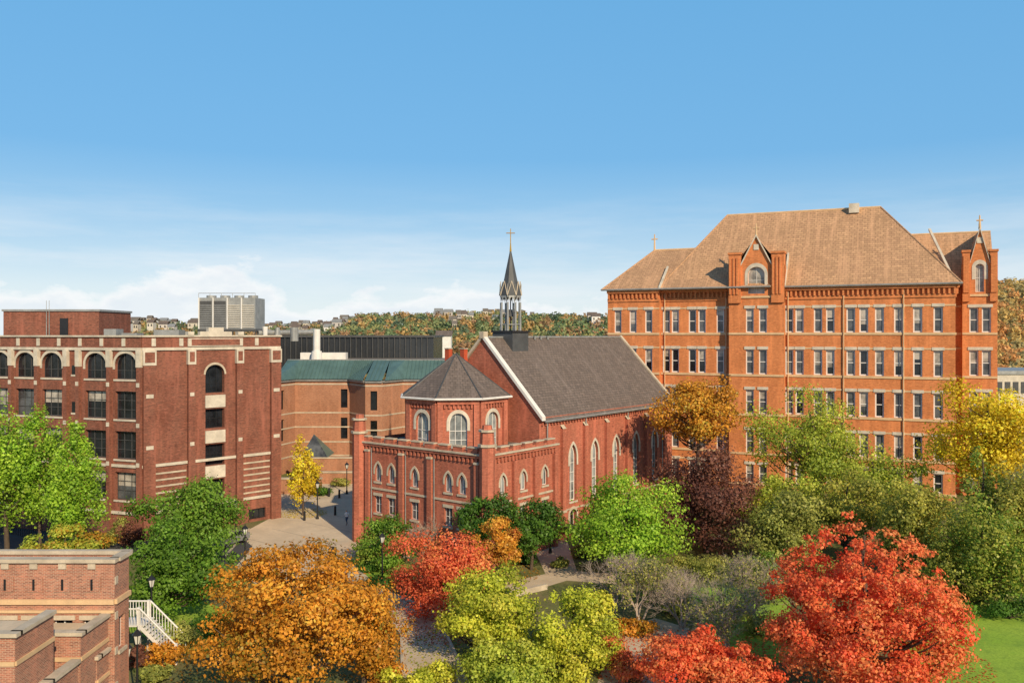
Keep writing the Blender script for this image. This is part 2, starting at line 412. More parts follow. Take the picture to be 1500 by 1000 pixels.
# ---------------- chapel ----------------
ca=math.atan2(.783,.622)
CH=Bld('brick_chapel',(2.84,88.7,0),ca)
EZ=13.5; RZ=21.5; NL=29; NW=15.3
bm='brick_chapel'
f=Fac(CH,(0,0),(NL,0))
ops=[]
for c in (6.2,10.6,15.2,19.8,24.4):
    ops.append(W(c,1.35,3.8,10.0,arch='point',rise=1.5,nx=2,nz=6,gm='glass_leaded',sur=.26,leg=.8,sill=1,dep=.4,fw=.14,sm='stone_pale'))
ops.append(W(6.2,1.4,.2,2.9,arch='round',rise=.7,gm='glass_dark',sur=.25,leg=.4,dep=.5,nx=2))
for c in (10.6,15.2,19.8): ops.append(W(c,1.1,.9,2.2,arch='round',rise=.4,sur=.2,gm='glass_dark',nx=2))
f.wall(0,EZ,ops,bm)
for c in (4.1,8.4,12.9,17.5,22.1,26.7):
    f.box('buttress',bm,c-.3,c+.3,0,EZ-1.6,.0,.35); f.box('stone_trim','stone',c-.34,c+.34,2.9,3.15,0,.45)
    CH.f('buttress','stone',[f.P(c-.33,EZ-1.6,.38),f.P(c+.33,EZ-1.6,.38),f.P(c+.33,EZ-1.2,0),f.P(c-.33,EZ-1.2,0)])
f.box('stone_trim','stone',0,NL,2.95,3.1,0,.1)
i=0.3
while i<NL: f.box('cornice',bm,i,i+.22,EZ-1.0,EZ-.45,.0,.22); i+=.55
f.box('cornice',bm,0,NL,EZ-.45,EZ-.1,0,.32)
for (xs,flip) in ((0,0),(NL,1)):
    pts=[(xs,NW,0),(xs,0,0),(xs,0,EZ),(xs,NW/2,RZ+.1),(xs,NW,EZ)]
    CH.f('walls',bm,pts if not flip else pts[::-1])
CH.f('walls',bm,[(NL,NW,0),(0,NW,0),(0,NW,EZ),(NL,NW,EZ)])
ov=.55; sl=(RZ-EZ)/(NW/2)
for sg,y0 in ((-1,0),(1,NW)):
    ye=y0+sg*ov; ze=EZ-sl*ov+.15
    p=[(.35,ye,ze),(NL-.35,ye,ze),(NL-.35,NW/2,RZ+.15),(.35,NW/2,RZ+.15)]
    CH.f('roof','slate',p if sg<0 else p[::-1])
    q=[(a,b,c-.22) for a,b,c in p]; CH.f('roof','white_trim',q[::-1] if sg<0 else q)
    CH.f('roof','white_trim',[q[0],q[1],p[1],p[0]])
    CH.tube('gutter','steel_grey',(.3,ye-.02,ze-.08),(NL-.3,ye-.02,ze-.08),.1,.1)
    CH.ob('gable_coping','white_trim' if sg<0 else 'stone',(-.25,ye,ze+.0),(.6,0,0),(0,NW/2-ye,RZ+.15-ze),(0,0,.42))
    CH.ob('gable_coping','stone',(NL-.35,ye,ze+.0),(.45,0,0),(0,NW/2-ye,RZ+.15-ze),(0,0,.25))
CH.box('gable_coping','stone',-.32,.42,NW/2-.3,NW/2+.3,RZ+.1,RZ+.85)
CH.tube('ridge','steel_grey',(0,NW/2,RZ+.2),(NL-.3,NW/2,RZ+.2),.12,.12)
for x,y in ((-.5,NW/2+2.4),(-.6,NW/2+4.6)):
    CH.box('roof_vent_stack','red_clay',x-.3,x+.3,y-.3,y+.3,15,20.4); CH.box('roof_vent_stack','stone',x-.36,x+.36,y-.36,y+.36,20.4,20.5)
for x in (9,10.2,11.6):
    CH.tube('roof_vent','steel_grey',(x,NW/2-.3,RZ-.1),(x,NW/2-.3,RZ+.35),.13,.13)
for x in (1.1,8.4,17.5,26): CH.tube('downpipe','steel_grey',(x,-.25,.2),(x,-.25,EZ-.4),.07,.07)
sx,sy=4.8,NW/2
CH.box('spire_base','spire_slate',sx-1.45,sx+1.45,sy-1.45,sy+1.45,RZ-2.2,RZ+.75)
CH.box('spire_base','dark_metal',sx-1.6,sx+1.6,sy-1.6,sy+1.6,RZ+.75,RZ+.95)
ZB=RZ+.95
oc=[(sx+1.15*math.cos(math.pi/4*i+math.pi/8),sy+1.15*math.sin(math.pi/4*i+math.pi/8)) for i in range(8)]
for i,p in enumerate(oc):
    CH.tube('spire_column','steel_grey',(p[0],p[1],ZB),(p[0],p[1],ZB+3.2),.13,.11)
    q=oc[(i+1)%8]; a=Vector((p[0],p[1],0)); b=Vector((q[0],q[1],0))
    CH.tube('spire_rail','steel_grey',(p[0],p[1],ZB+.7),(q[0],q[1],ZB+.7),.06,.06,5)
    m=(a+b)/2; o=(m-Vector((sx,sy,0))).normalized()
    ff=Fac(CH,(p[0],p[1]),(q[0],q[1]))
    if ff.o.dot(Vector((o.x,o.y)))<0: ff=Fac(CH,(q[0],q[1]),(p[0],p[1]))
    L=ff.L; ap=archpts('point',.1,L-.1,ZB+3.0,.8,5)
    for s1,s2 in zip(ap[:-1],ap[1:]):
        for of,rv in ((.1,0),(-.05,1)):
            P=[ff.P(s1[0],s1[1],of),ff.P(s2[0],s2[1],of),ff.P(s2[0],ZB+4.1,of),ff.P(s1[0],ZB+4.1,of)]
            CH.f('spire_arcade','steel_grey',P[::-1] if rv else P)
    g=[ff.P(-.05,ZB+4.0,.15),ff.P(L+.05,ZB+4.0,.15),ff.P(L/2,ZB+5.6,.05)]
    CH.f('spire_gablet','spire_slate',g)
    CH.tube('spire_gablet_trim','stone',g[0],g[2],.06,.05,5); CH.tube('spire_gablet_trim','stone',g[1],g[2],.06,.05,5)
    CH.tube('spire_pinnacle','steel_grey',(p[0],p[1],ZB+3.8),(p[0]+(p[0]-sx)*.12,p[1]+(p[1]-sy)*.12,ZB+5.3),.1,.02,5)
CH.tube('bell','steel_dark',(sx,sy,ZB+1.6),(sx,sy,ZB+2.4),.45,.2,10)
CH.tube('bell','dark_metal',(sx,sy,ZB),(sx,sy,ZB+4),.07,.07,6)
CH.prism('spire_roof','spire_slate',oc,ZB+4.1,ZB+9.0,top=[(sx+(p[0]-sx)*.09,sy+(p[1]-sy)*.09) for p in oc])
CH.tube('spire_finial','gold',(sx,sy,ZB+9),(sx,sy,ZB+10),.14,.06,6)
CH.tube('spire_finial','gold',(sx,sy,ZB+10),(sx,sy,ZB+11.6),.06,.05,6)
cd=Vector((math.cos(-ca),math.sin(-ca),0))*.5
c_=Vector((sx,sy,ZB+11.1)); CH.tube('spire_finial','gold',c_-cd,c_+cd,.05,.05,6)
# apse
ax_,ay_=-3.9,NW/2+.5; AR=5.5; AZ=15.8
ap_=[(ax_+AR*math.cos(math.pi/4*i+math.pi/8),ay_+AR*math.sin(math.pi/4*i+math.pi/8)) for i in range(8)]
for i in range(8):
    p=ap_[i];q=ap_[(i+1)%8]
    ff=Fac(CH,p,q); mid=((p[0]+q[0])/2-ax_,(p[1]+q[1])/2-ay_)
    if ff.o.x*mid[0]+ff.o.y*mid[1]<0: ff=Fac(CH,q,p)
    L=ff.L
    ff.wall(8,AZ,[W(L/2,1.8,9.6,14.1,arch='round',rise=.95,nx=3,nz=5,gm='glass_leaded',sur=.28,leg=.8,sill=1,sm='stone_pale',dep=.35)],bm)
    for e in (.28,L-.28): ff.box('apse_pilaster',bm,e-.28,e+.28,8,AZ-.8,.0,.25)
    ff.box('cornice',bm,0,L,AZ-.8,AZ-.4,0,.28); ff.box('cornice','stone',-.05,L+.05,AZ-.4,AZ-.25,0,.4)
    k=.2
    while k<L-.2: ff.box('cornice',bm,k,k+.2,AZ-1.2,AZ-.8,0,.2); k+=.45
    e=1.12
    P=[(ax_+(p[0]-ax_)*e,ay_+(p[1]-ay_)*e,AZ-.25),(ax_+(q[0]-ax_)*e,ay_+(q[1]-ay_)*e,AZ-.25),(ax_,ay_,20)]
    CH.f('roof','slate',P)
    CH.tube('roof_hip','steel_dark',P[0],P[2],.09,.06,5)
    CH.tube('gutter','white_trim',P[0],P[1],.12,.12,6)
CH.prism('walls',bm,[(ax_,ay_-3),(ax_+4,ay_-3),(ax_+4,ay_+3),(ax_,ay_+3)],8,15.5)
# annex
x0,x1,y0,y1=-9.8,1.4,-1.15,16.4; TZ=10.9
def annex(a,b,wins):
    f=Fac(CH,a,b); L=f.L; ops=[]
    for c in wins:
        ops.append(W(c,.95,6.6,8.5,arch='point',rise=.85,nx=2,gm='glass_leaded',fm='white_trim',sur=.2,leg=.3,sill=1))
        ops.append(W(c,1.05,3.3,5.1,nx=2,nz=2,gm='glass_mid',sill=1,lint=.3))
        ops.append(W(c,.9,.5,1.6,nx=2,gm='glass_dark',lint=.25))
    f.wall(0,TZ,ops,bm)
    f.box('stone_trim','stone',0,L,2.1,2.3,0,.12); f.box('stone_trim','stone',0,L,5.75,5.95,0,.1)
    i=.3
    while i<L-.2: f.box('cornice',bm,i,i+.22,TZ-1.1,TZ-.6,0,.2); i+=.55
    f.box('cornice',bm,0,L,TZ-.6,TZ-.35,0,.28); f.box('cornice','stone',-.1,L+.1,TZ-.35,TZ-.2,-.3,.4)
    i=0.0
    while i<L:
        f.box('battlement',bm,i,min(L,i+1.25),TZ-.2,TZ+.28,-.35,.12); f.box('battlement','stone',i-.04,min(L,i+1.25)+.04,TZ+.28,TZ+.4,-.4,.18); i+=1.9
    return f
fa=annex((x0,y1),(x0,y0),[2.6,4.6,8.0,12.6,14.4])
for c in (1.2,6.3,10.3,16.5): fa.box('buttress',bm,c-.3,c+.3,0,TZ-1.2,0,.35); fa.box('stone_trim','stone',c-.33,c+.33,TZ-1.2,TZ-1.0,0,.42); CH.tube('downpipe','steel_grey',fa.P(c+.5,.1,.12),fa.P(c+.5,TZ-.8,.12),.06,.06,6)
fb=annex((x0,y0),(x1,y0),[2.4,5.6,9.2])
for c in (4,7.4,10.8): fb.box('buttress',bm,c-.28,c+.28,0,TZ-1.2,0,.35)
CH.f('walls',bm,[(x1,y0,0),(x1,0,0),(x1,0,TZ),(x1,y0,TZ)])
CH.f('walls',bm,[(0,y1,0),(x0,y1,0),(x0,y1,TZ),(0,y1,TZ)])
CH.f('flat_roof','roof_flat',[(x0,y0,TZ-.35),(x1,y0,TZ-.35),(x1,y1,TZ-.35),(x0,y1,TZ-.35)])
for (tx,ty) in ((x0-.15,y0-.15),(x0-.15,y1+.15)):
    CH.cyl('corner_turret',bm,(tx,ty),.75,.75,0,TZ+.6,8); CH.cyl('corner_turret','stone',(tx,ty),.9,.9,TZ+.6,TZ+.85,8)
    CH.cyl('corner_turret',bm,(tx,ty),.7,.62,TZ+.85,TZ+2.0,8); CH.cyl('corner_turret','stone',(tx,ty),.82,.82,TZ+2.0,TZ+2.2,8); CH.cyl('corner_turret',bm,(tx,ty),.5,.45,TZ+2.2,TZ+2.6,8)
for i in range(8): CH.box('entrance_stair','dark_metal',4.6+i*.3,4.9+i*.3,-1.8,-.5,1.6-i*.2-.05,1.6-i*.2)
CH.tube('entrance_stair','dark_metal',(4.6,-1.8,2.6),(7,-1.8,1.1),.04,.04,5); CH.box('entrance_stair','steel_dark',3.2,4.6,-1.8,-.36,1.5,1.6)
CH.done()

# ---------------- left hall ----------------
LH=Bld('brick_academic_hall'); bm='brick_hall'
Sx=(-39.5,91.0); Lx=(-71.5,102.6); Ex=(-28.0,103.0)
A=Fac(LH,Lx,Sx); LA=A.L
def sA(u):
    q=(u-750)/F
    return (q*A.a.y-A.a.x)/(A.d.x-q*A.d.y)
ops=[]
for u in (-75,-40,0,37,76,140,184):
    c=sA(u); w=2.95
    ops.append(W(c,w,17.2,20.0,arch='round',rise=1.25,nx=3,nz=3,gm='glass_dark',fm='steel_dark',sur=.26,leg=.5,sm='stone_pale',dep=.45,sill=1))
    for z0,z1 in ((12.9,15.9),(8.6,11.6),(4.2,7.2)):
        ops.append(W(c,w,z0,z1,nx=3,nz=3,gm=random.choice(['glass_dark','glass_dark','glass_mid']),fm='steel_dark',dep=.45,half=1,sill=1,sm='stone_pale',fw=.12))
A.wall(0,21.2,ops,bm)
for u in (-58,-20,18.5,56.5,99,117,162,206):
    c=sA(u); w=.24
    A.box('pier',bm,c-w,c+w,0,19.2,0,.4)
    A.box('stone_trim','stone_pale',c-w-.04,c+w+.04,18.5,20.3,.0,.44)
    for z in (16.4,12.1,7.9): A.box('stone_trim','stone_pale',c-.2,c+.2,z,z+.45,.3,.45)
for u in (108,):
    c=sA(u)
    for z0,z1 in ((17.6,18.6),(13.4,14.6),(9,10.2)): A.box('narrow_window','glass_dark',c-.25,c+.25,z0,z1,-.02,.02); A.box('stone_trim','stone_pale',c-.35,c+.35,z0-.2,z0,0,.06)
Bf=Fac(LH,Sx,Ex); LB=Bf.L
ops=[W(8.3,2.3,15.4,18.6,arch='round',rise=1.1,nx=3,nz=3,gm='glass_dark',fm='dark_metal',sur=.2,leg=0,sm='stone',dep=.6)]
for z0,z1 in ((11.4,13.6),(7.2,9.6),(3.2,5.6)): ops.append(W(8.3,2.3,z0,z1,nx=3,nz=2,gm='glass_dark',fm='dark_metal',dep=.6))
ops.append(W(13.6,2.2,.3,1.5,gm='glass_dark',fm='dark_metal',nx=3))
Bf.wall(0,21.2,ops,bm)
for z0 in (13.75,9.75,5.75): Bf.box('balcony_panel','stone_pale',7.1,9.5,z0,z0+1.4,0,.14)
for c,w in ((.7,.65),(5.4,.4),(11.2,.4),(15.9,.65)):
    Bf.box('pier',bm,c-w,c+w,0,20.2,0,.4)
    Bf.box('stone_trim','stone_pale',c-w-.06,c+w+.06,18.7,20.3,.0,.46)
    Bf.box('pier',bm,c-w+.12,c+w-.12,19.0,20.1,.4,.49)
    for z in (15.2,9.7): Bf.box('stone_trim','stone_pale',c-w*.6,c+w*.6,z,z+.4,.3,.46)
for fc in (A,Bf):
    L=fc.L
    fc.box('parapet','stone_pale',0,L,20.3,20.6,0,.2)
    fc.box('parapet',bm,0,L,20.6,21.75,-.4,.12)
    fc.box('parapet','stone_pale',-.1,L+.1,21.75,21.93,-.5,.3)
    fc.box('stone_trim','stone_pale',0,L,7.75,8.05,0,.16)
    for z in (6.9,6.2,5.5,4.8,4.1,3.4):
        if fc is Bf:
            fc.box('stone_trim','stone',1.45,4.9,z,z+.18,0,.07)
            fc.box('stone_trim','stone',11.8,15.2,z,z+.18,0,.07)
    fc.box('stone_trim','stone_pale',0,L,2.7,3.0,0,.18)
    i=1.0
    while i<L-1: fc.box('parapet_ornament','stone_pale',i,i+.45,20.75,21.6,.12,.2); i+=3.05
Bf.box('crest','stone_pale',5.0,11.6,20.7,21.6,.1,.3); Bf.box('crest',bm,5.4,11.2,20.8,21.5,.3,.33); Bf.box('crest','stone_pale',6.4,10.2,21.93,22.35,-.3,.3); Bf.box('crest','stone_pale',7.4,9.2,22.35,22.8,-.3,.3)
for c in (5.3,11.3): Bf.box('crest','stone_pale',c-.35,c+.35,21.93,22.35,-.3,.4)
bk1=(-49.7,123.7); bk2=(-82,133)
LH.f('walls',bm,[(Ex[0],Ex[1],0),(bk1[0],bk1[1],0),(bk1[0],bk1[1],21.9),(Ex[0],Ex[1],21.9)])
LH.f('walls',bm,[(bk1[0],bk1[1],0),(bk2[0],bk2[1],0),(bk2[0],bk2[1],21.9),(bk1[0],bk1[1],21.9)])
LH.f('walls',bm,[(bk2[0],bk2[1],0),(Lx[0],Lx[1],0),(Lx[0],Lx[1],21.9),(bk2[0],bk2[1],21.9)])
LH.f('flat_roof','roof_flat',[(*Lx,21.1),(*Sx,21.1),(*Ex,21.1),(*bk1,21.1),(*bk2,21.1)])
Yp=108; pa=wx(5,Yp); pb=wx(145,Yp)
LH.box('penthouse',bm,pa,pb,Yp,Yp+9,21.1,wz(456,Yp)); LH.box('penthouse','steel_grey',pa-.15,pb+.15,Yp-.15,Yp+9.15,wz(456,Yp),wz(453,Yp))
LH.box('penthouse','dark_metal',wx(88,Yp),wx(100,Yp),Yp-.1,Yp,21.3,wz(466,Yp))
Yc=104; a_=wx(291,Yc); b_=wx(374,Yc)
zt=wz(436,Yc); zb=21.9
LH.box('cooling_unit','steel_grey',a_,b_,Yc,Yc+4,zb+.8,zt)
LH.box('cooling_unit','steel_dark',a_-.1,b_+.1,Yc-.1,Yc+4.1,zb+.5,zb+.8)
for i in range(4):
    x=a_+.15+(b_-a_)*i/4; w=(b_-a_)/4-.3
    if i<2: LH.box('cooling_inset','steel_dark' ,x,x+w,Yc-.04,Yc,zb+.95,zt-.4)
    for j in range(11):
        z=zb+1.0+j*.26
        if z<zt-.5 : LH.box('cooling_louver','steel_grey' if i<2 else 'cream_paint',x,x+w,Yc-.12,Yc-.03,z,z+.1)
    LH.box('cooling_post','white_trim',x-.15,x-.02,Yc-.16,Yc,zb+.8,zt)
    LH.tube('cooling_fan','steel_grey',(x+w/2,Yc+2,zt),(x+w/2,Yc+2,zt+.35),w*.42,w*.42,14)
for i in range(6): x=a_+(b_-a_)*i/5; LH.tube('cooling_legs','steel_dark',(x,Yc,21),(x,Yc,zb+.6),.08,.08,6); LH.tube('cooling_rail','steel_grey',(x,Yc,zt),(x,Yc,zt+.55),.03,.03,5)
LH.tube('cooling_rail','steel_grey',(a_,Yc,zt+.55),(b_,Yc,zt+.55),.035,.035,5)
LH.tube('duct','steel_grey',(b_,Yc+1,22.2),(wx(440,Yc),Yc+6,22.3),.35,.35,10)
LH.tube('duct','steel_grey',(wx(428,Yc),Yc+1,21.2),(wx(428,Yc),Yc+1,22.9),.5,.5,10)
LH.tube('duct','white_trim',(wx(385,Yc),Yc+1,21.5),(wx(385,Yc),Yc+1,23.0),.25,.35,10)
LH.tube('duct','steel_grey',(wx(400,Yc),Yc+2,21.9),(wx(400,Yc),Yc+2,22.9),.4,.25,10)
for u in (68,72,300): LH.tube('antenna','steel_grey',(wx(u,106),106,21),(wx(u,106),106,wz(440,106) if u<100 else 23),.05,.03,5)
for u0,u1,h in ((152,170,1.6),(178,200,1.1),(225,262,1.5)): LH.box('roof_unit','steel_grey',wx(u0,105),wx(u1,105),105,107,21.1,21.1+h)
LH.done()

# ---------------- modern building ----------------
MBd=Bld('modern_brick_building'); bm='brick_modern'
pl=[(wx(395,131),131),(wx(432,138),138),(wx(512,138),138),(wx(535,133),133),(wx(560,133),133),(wx(590,138),138),(wx(700,138),138)]
for k,(p,q) in enumerate(zip(pl[:-1],pl[1:])):
    f=Fac(MBd,p,q); L=f.L; ops=[]
    if k in (0,3): cs=[L*.5]
    elif k in (1,): cs=[L*.9]
    elif k==5: cs=[L*.15,L*.4]
    else: cs=[]
    for c in cs:
        for z0,z1 in ((10.2,13.2),(5.2,8.6)): ops.append(W(c,min(1.1,L*.4),z0,z1,gm='glass_dark',fm='dark_metal',dep=.35))
    f.wall(0,14.8,ops,bm)
    for z in (13.9,9.3,7.0,4.6,2.4): f.box('stone_trim','stone',0,L,z,z+.22,0,.05)
    f.box('cornice','steel_grey',0,L,14.5,14.85,0,.3)
    p2=(p[0],141.5);q2=(q[0],141.5)
    MBd.f('metal_roof','green_metal',[(p[0]+f.o.x*.5,p[1]+f.o.y*.5,14.85),(q[0]+f.o.x*.5,q[1]+f.o.y*.5,14.85),(q2[0],q2[1],17.8),(p2[0],p2[1],17.8)])
    n=int(L/.6)
    for i in range(1,n):
        t=i/n; a=Vector(p).lerp(Vector(q),t)+f.o*.5; b=Vector(p2).lerp(Vector(q2),t)
        MBd.tube('roof_seam','green_metal',(a.x,a.y,14.92),(b.x,b.y,17.87),.05,.05,4)
MBd.tube('ridge','steel_grey',(pl[0][0],141.5,17.8),(pl[-1][0],141.5,17.8),.12,.12,6)
MBd.box('upper_storey','black_glass',wx(398,155),wx(635,155),155,175,15,wz(494,155))
MBd.box('upper_storey','steel_dark',wx(396,155),wx(637,155),154.6,175.4,wz(494,155),wz(491,155))
MBd.f('flat_roof','roof_flat',[(pl[0][0],141.5,17.75),(pl[-1][0],141.5,17.75),(pl[-1][0],156,17.75),(pl[0][0],156,17.75)])
MBd.box('roof_unit','white_trim',wx(442,148),wx(508,148),147,149,17.7,18.9)
for u in range(402,634,8):
    MBd.box('facade_fin','steel_dark',wx(u,155)-.07,wx(u,155)+.07,154.65,155,15,wz(494,155)-.05)
x=wx(464,146); MBd.cyl('vent_stack','white_trim',(x,146),1.0,.85,17.7,19.2,14); MBd.cyl('vent_stack','white_trim',(x,146),.6,.6,19.2,wz(482,146),14)
for (u0,u1,Y,h) in ((412,470,118,2.0),(470,545,126,1.6),(430,540,131,3.0)):
    MBd.box('podium_wall',bm,wx(u0,Y),wx(u1,Y),Y,Y+.5,0,h); MBd.box('podium_wall','stone',wx(u0,Y)-.1,wx(u1,Y)+.1,Y-.1,Y+.6,h,h+.2)
MBd.f('skylight','glass_mid',[(wx(440,131),131,3.2),(wx(480,131),131,3.2),(wx(460,134),134,6.4)])
MBd.f('skylight','green_metal',[(wx(480,131),131,3.2),(wx(490,136),136,3.2),(wx(460,134),134,6.4)])
MBd.done()

# ---------------- Old main ----------------
oa=math.atan2(-.402,.915)
OM=Bld('victorian_administration_hall',(15,131,0),oa); bm='brick_main'
E=28.7; D=22.0; L0=47.2
def sx_(u,y=0):
    q=(u-750)/F; return (q*(131+.915*y)-15-.402*y)/(.915+.402*q)
rows=[(22.3,25.7),(16.4,19.9),(10.8,14.2),(5.3,8.5),(1.0,3.6)]
def omwall(a,b,us,z1=E,rows=rows,y=0,extra=[]):
    f=Fac(OM,a,b); L=f.L; ops=[]
    for c in us:
        for z0,zz in rows: ops.append(W(c,1.12,z0,zz,nz=2,fm='white_trim',fw=.18,mw=.12,half=1,dep=.32,gm=random.choice(['glass_dark','glass_mid','glass_mid'])))
    f.wall(0,z1,ops+extra,bm)
    for z0,zz in rows:
        f.box('stone_band','sandstone',0,L,z0-.34,z0-.01,0,.12)
        for c in us: f.box('stone_lintel','stone_pale' ,c-.75,c+.75,zz+.01,zz+.42,0,.1)
        f.box('stone_band','sandstone',0,L,zz+.1,zz+.32,0,.05)
    return f
def corn(f,s0,s1,z=E):
    i=s0+.1
    while i<s1-.1: f.box('cornice_bracket',bm,i,i+.25,z-1.3,z-.5,0,.35); i+=.62
    f.box('cornice',bm,s0,s1,z-1.75,z-1.3,0,.15); f.box('cornice',bm,s0,s1,z-.5,z-.15,0,.5)
    f.box('cornice','sandstone',s0,s1,z-.15,z,0,.6)
us=[sx_(u,-1) for u in (905,927,950)]
f=omwall((0,-1),(8,-1),us,y=-1); corn(f,0,8)
f=omwall((8,0),(18.2,0),[sx_(u)-8 for u in (976,989,1014,1028,1055)]); corn(f,0,10.2)
f=omwall((25.8,0),(L0,0),[sx_(u)-25.8 for u in (1156,1171,1198,1216,1246,1265,1288,1316,1344,1374)]); corn(f,0,L0-25.8)
OM.f('walls',bm,[(8,-1,0),(8,0,0),(8,0,E),(8,-1,E)])
f=omwall((L0,0),(L0,7),[2.0,4.6]); corn(f,0,7)
OM.f('walls',bm,[(0,D,0),(0,-1,0),(0,-1,E),(0,D,E)])
OM.f('walls',bm,[(L0,D,0),(0,D,0),(0,D,E),(L0,D,E)])
OM.f('walls',bm,[(L0,7,0),(L0,D,0),(L0,D,E),(L0,7,E)])
o=.8
def hip(x0,x1,y0,y1,z,rx0,rx1,ry,rz,mat='main_shingle'):
    a,b,c,d=(x0,y0,z),(x1,y0,z),(x1,y1,z),(x0,y1,z); r0=(rx0,ry,rz); r1=(rx1,ry,rz)
    OM.f('roof',mat,[a,b,r1,r0]); OM.f('roof',mat,[b,c,r1]); OM.f('roof',mat,[c,d,r0,r1]); OM.f('roof',mat,[d,a,r0])
    OM.tube('roof_ridge','sandstone',r0,r1,.16,.16,6)
    for p,q in ((a,r0),(b,r1),(c,r1),(d,r0)): OM.tube('roof_ridge','main_shingle',p,q,.12,.12,6)
    OM.tube('gutter','steel_grey',a,b,.13,.13,6)
hip(7.5,L0+o,-o,D+o,E+.02,15.9,38.1,11,40.8)
hip(-o,24,-1-o,D-2,E+.05,4.6,16,9.5,35.6)
OM.tube('finial','sandstone',(4.6,9.5,35.5),(4.6,9.5,38.2),.18,.1,6); OM.tube('finial','sandstone',(4.1,9.5,37.4),(5.1,9.5,37.4),.1,.1,6)
OM.box('roof_cap','stone_pale',33.8,35.2,9.8,11.6,40.0,41.4)
OM.ob('valley_coping','stone_pale',(8.0,-1.6,E+.1),(.3,0,0),(0,5.2,3.4),(0,0,.3))
OM.ob('valley_coping','stone_pale',(25.7,-.7,E+.1),(.25,0,0),(0,4.6,4.8),(0,0,.3))
def gbay(x0,x1,y,ptop,gz,depth_r,wins,pier):
    f=Fac(OM,(x0,y),(x1,y)); L=f.L; ops=[]
    for c in wins:
        for z0,zz in rows: ops.append(W(c,1.1,z0,zz,nz=2,fm='white_trim',fw=.16,mw=.12,half=1,dep=.32,gm='glass_mid'))
    aw=min(L-2*pier-.9,3.6)
    ops.append(W(L/2,aw*.7,E-.9,E+2.9,arch='round',rise=aw*.33,nx=2,nz=2,sur=.42,leg=1.6,sm='stone_pale',gm='glass_blind',dep=.45))
    f.wall(0,ptop-1.6,ops,bm)
    for z0,zz in rows:
        f.box('stone_band','sandstone',0,L,z0-.32,z0-.01,0,.12)
        for c in wins: f.box('stone_lintel','stone_pale',c-.75,c+.75,zz+.01,zz+.42,0,.1)
    f.box('stone_band','sandstone',0,L,E-1.5,E-1.2,0,.15)
    for s in (0,L-pier):
        f.box('pier',bm,s,s+pier,E-2.2,ptop,-pier,.35)
        for k in range(3): f.box('pier_rib',bm,s+.1+k*(pier-.2)/3,s+.1+k*(pier-.2)/3+.25,E-1,ptop-.5,.35,.5)
        f.box('pier_cap',bm,s-.1,s+pier+.1,ptop,ptop+.3,-pier-.1,.5)
    g0,g1=pier,L-pier; zb=ptop-1.6
    OM.f('gable_wall',bm,[f.P(g0,zb,.02),f.P(g1,zb,.02),f.P(L/2,gz,.02)])
    for a in (g0,g1):
        p=Vector(f.P(a,zb,-.3)); q=Vector(f.P(L/2,gz,-.3)); OM.ob('gable_coping','stone_pale' ,p,q-p,Vector((f.o.x,f.o.y,0))*.6,(0,0,.32))
    OM.box('gable_ornament','stone_pale',x0+L/2-.35,x0+L/2+.35,y-.12,y,gz-1.9,gz-1.1)
    OM.tube('finial','sandstone',f.P(L/2,gz,0),f.P(L/2,gz+1.9,0),.18,.08,6); OM.tube('finial','sandstone',f.P(L/2-.4,gz+1.2,0),f.P(L/2+.4,gz+1.2,0),.1,.1,6)
    for xs,s in ((x0,1),(x1,-1)):
        P=[(xs,y,0),(xs,y+depth_r*.3,0),(xs,y+depth_r*.3,ptop-1.6),(xs,y,ptop-1.6)]
        OM.f('walls',bm,P if s<0 else P[::-1])
        OM.f('roof','main_shingle',[(xs+s*.6,y,zb),(xs+s*.6,y+depth_r,zb),(x0+L/2,y+depth_r,gz-.1),(x0+L/2,y,gz-.1)][::-s])
    return f
f=gbay(18.2,25.8,-1.3,33.4,35.9,9,[2.9,4.7],1.7)
OM.f('walls',bm,[(52,7,0),(52,17,0),(52,17,E),(52,12,36.4),(52,7,E)])
f=omwall((L0,7),(48.6,7),[])
OM.f('walls',bm,[(52,17,0),(L0,17,0),(L0,17,E),(52,17,E)])
for s,ye in ((1,6.2),(-1,17.8)):
    P=[(38,ye,E),(52.4,ye,E),(52.4,12,36.6),(38,12,36.6)]; OM.f('roof','main_shingle',P if s>0 else P[::-1])
OM.tube('roof_ridge','sandstone',(38,12,36.6),(52.4,12,36.6),.15,.15,6)
OM.ob('valley_coping','stone_pale',(L0-.3,2.0,E+.6),(.3,0,0),(-2.5,8,7.6),(0,0,.3))
f=gbay(48.4,52.6,5.6,33.2,36.3,6,[1.4,2.9],.9)
for c in (8.6,17.6,26.2,33.5,41): OM.tube('downpipe','sandstone',(c,-.2,.5),(c,-.2,E-.6),.08,.08,6)
OM.done()
RB=Bld('distant_parking_structure'); RB.box('walls','stone_pale',wx(1455,190),wx(1620,190),190,210,0,wz(548,190)); RB.box('roof','steel_grey',wx(1454,190),wx(1622,190),189.7,210,wz(548,190),wz(543,190))
for i in range(14): RB.box('bays','steel_dark',wx(1460,190)+i*1.8,wx(1460,190)+i*1.8+1.2,189.9,190,9,11.5)
RB.done()

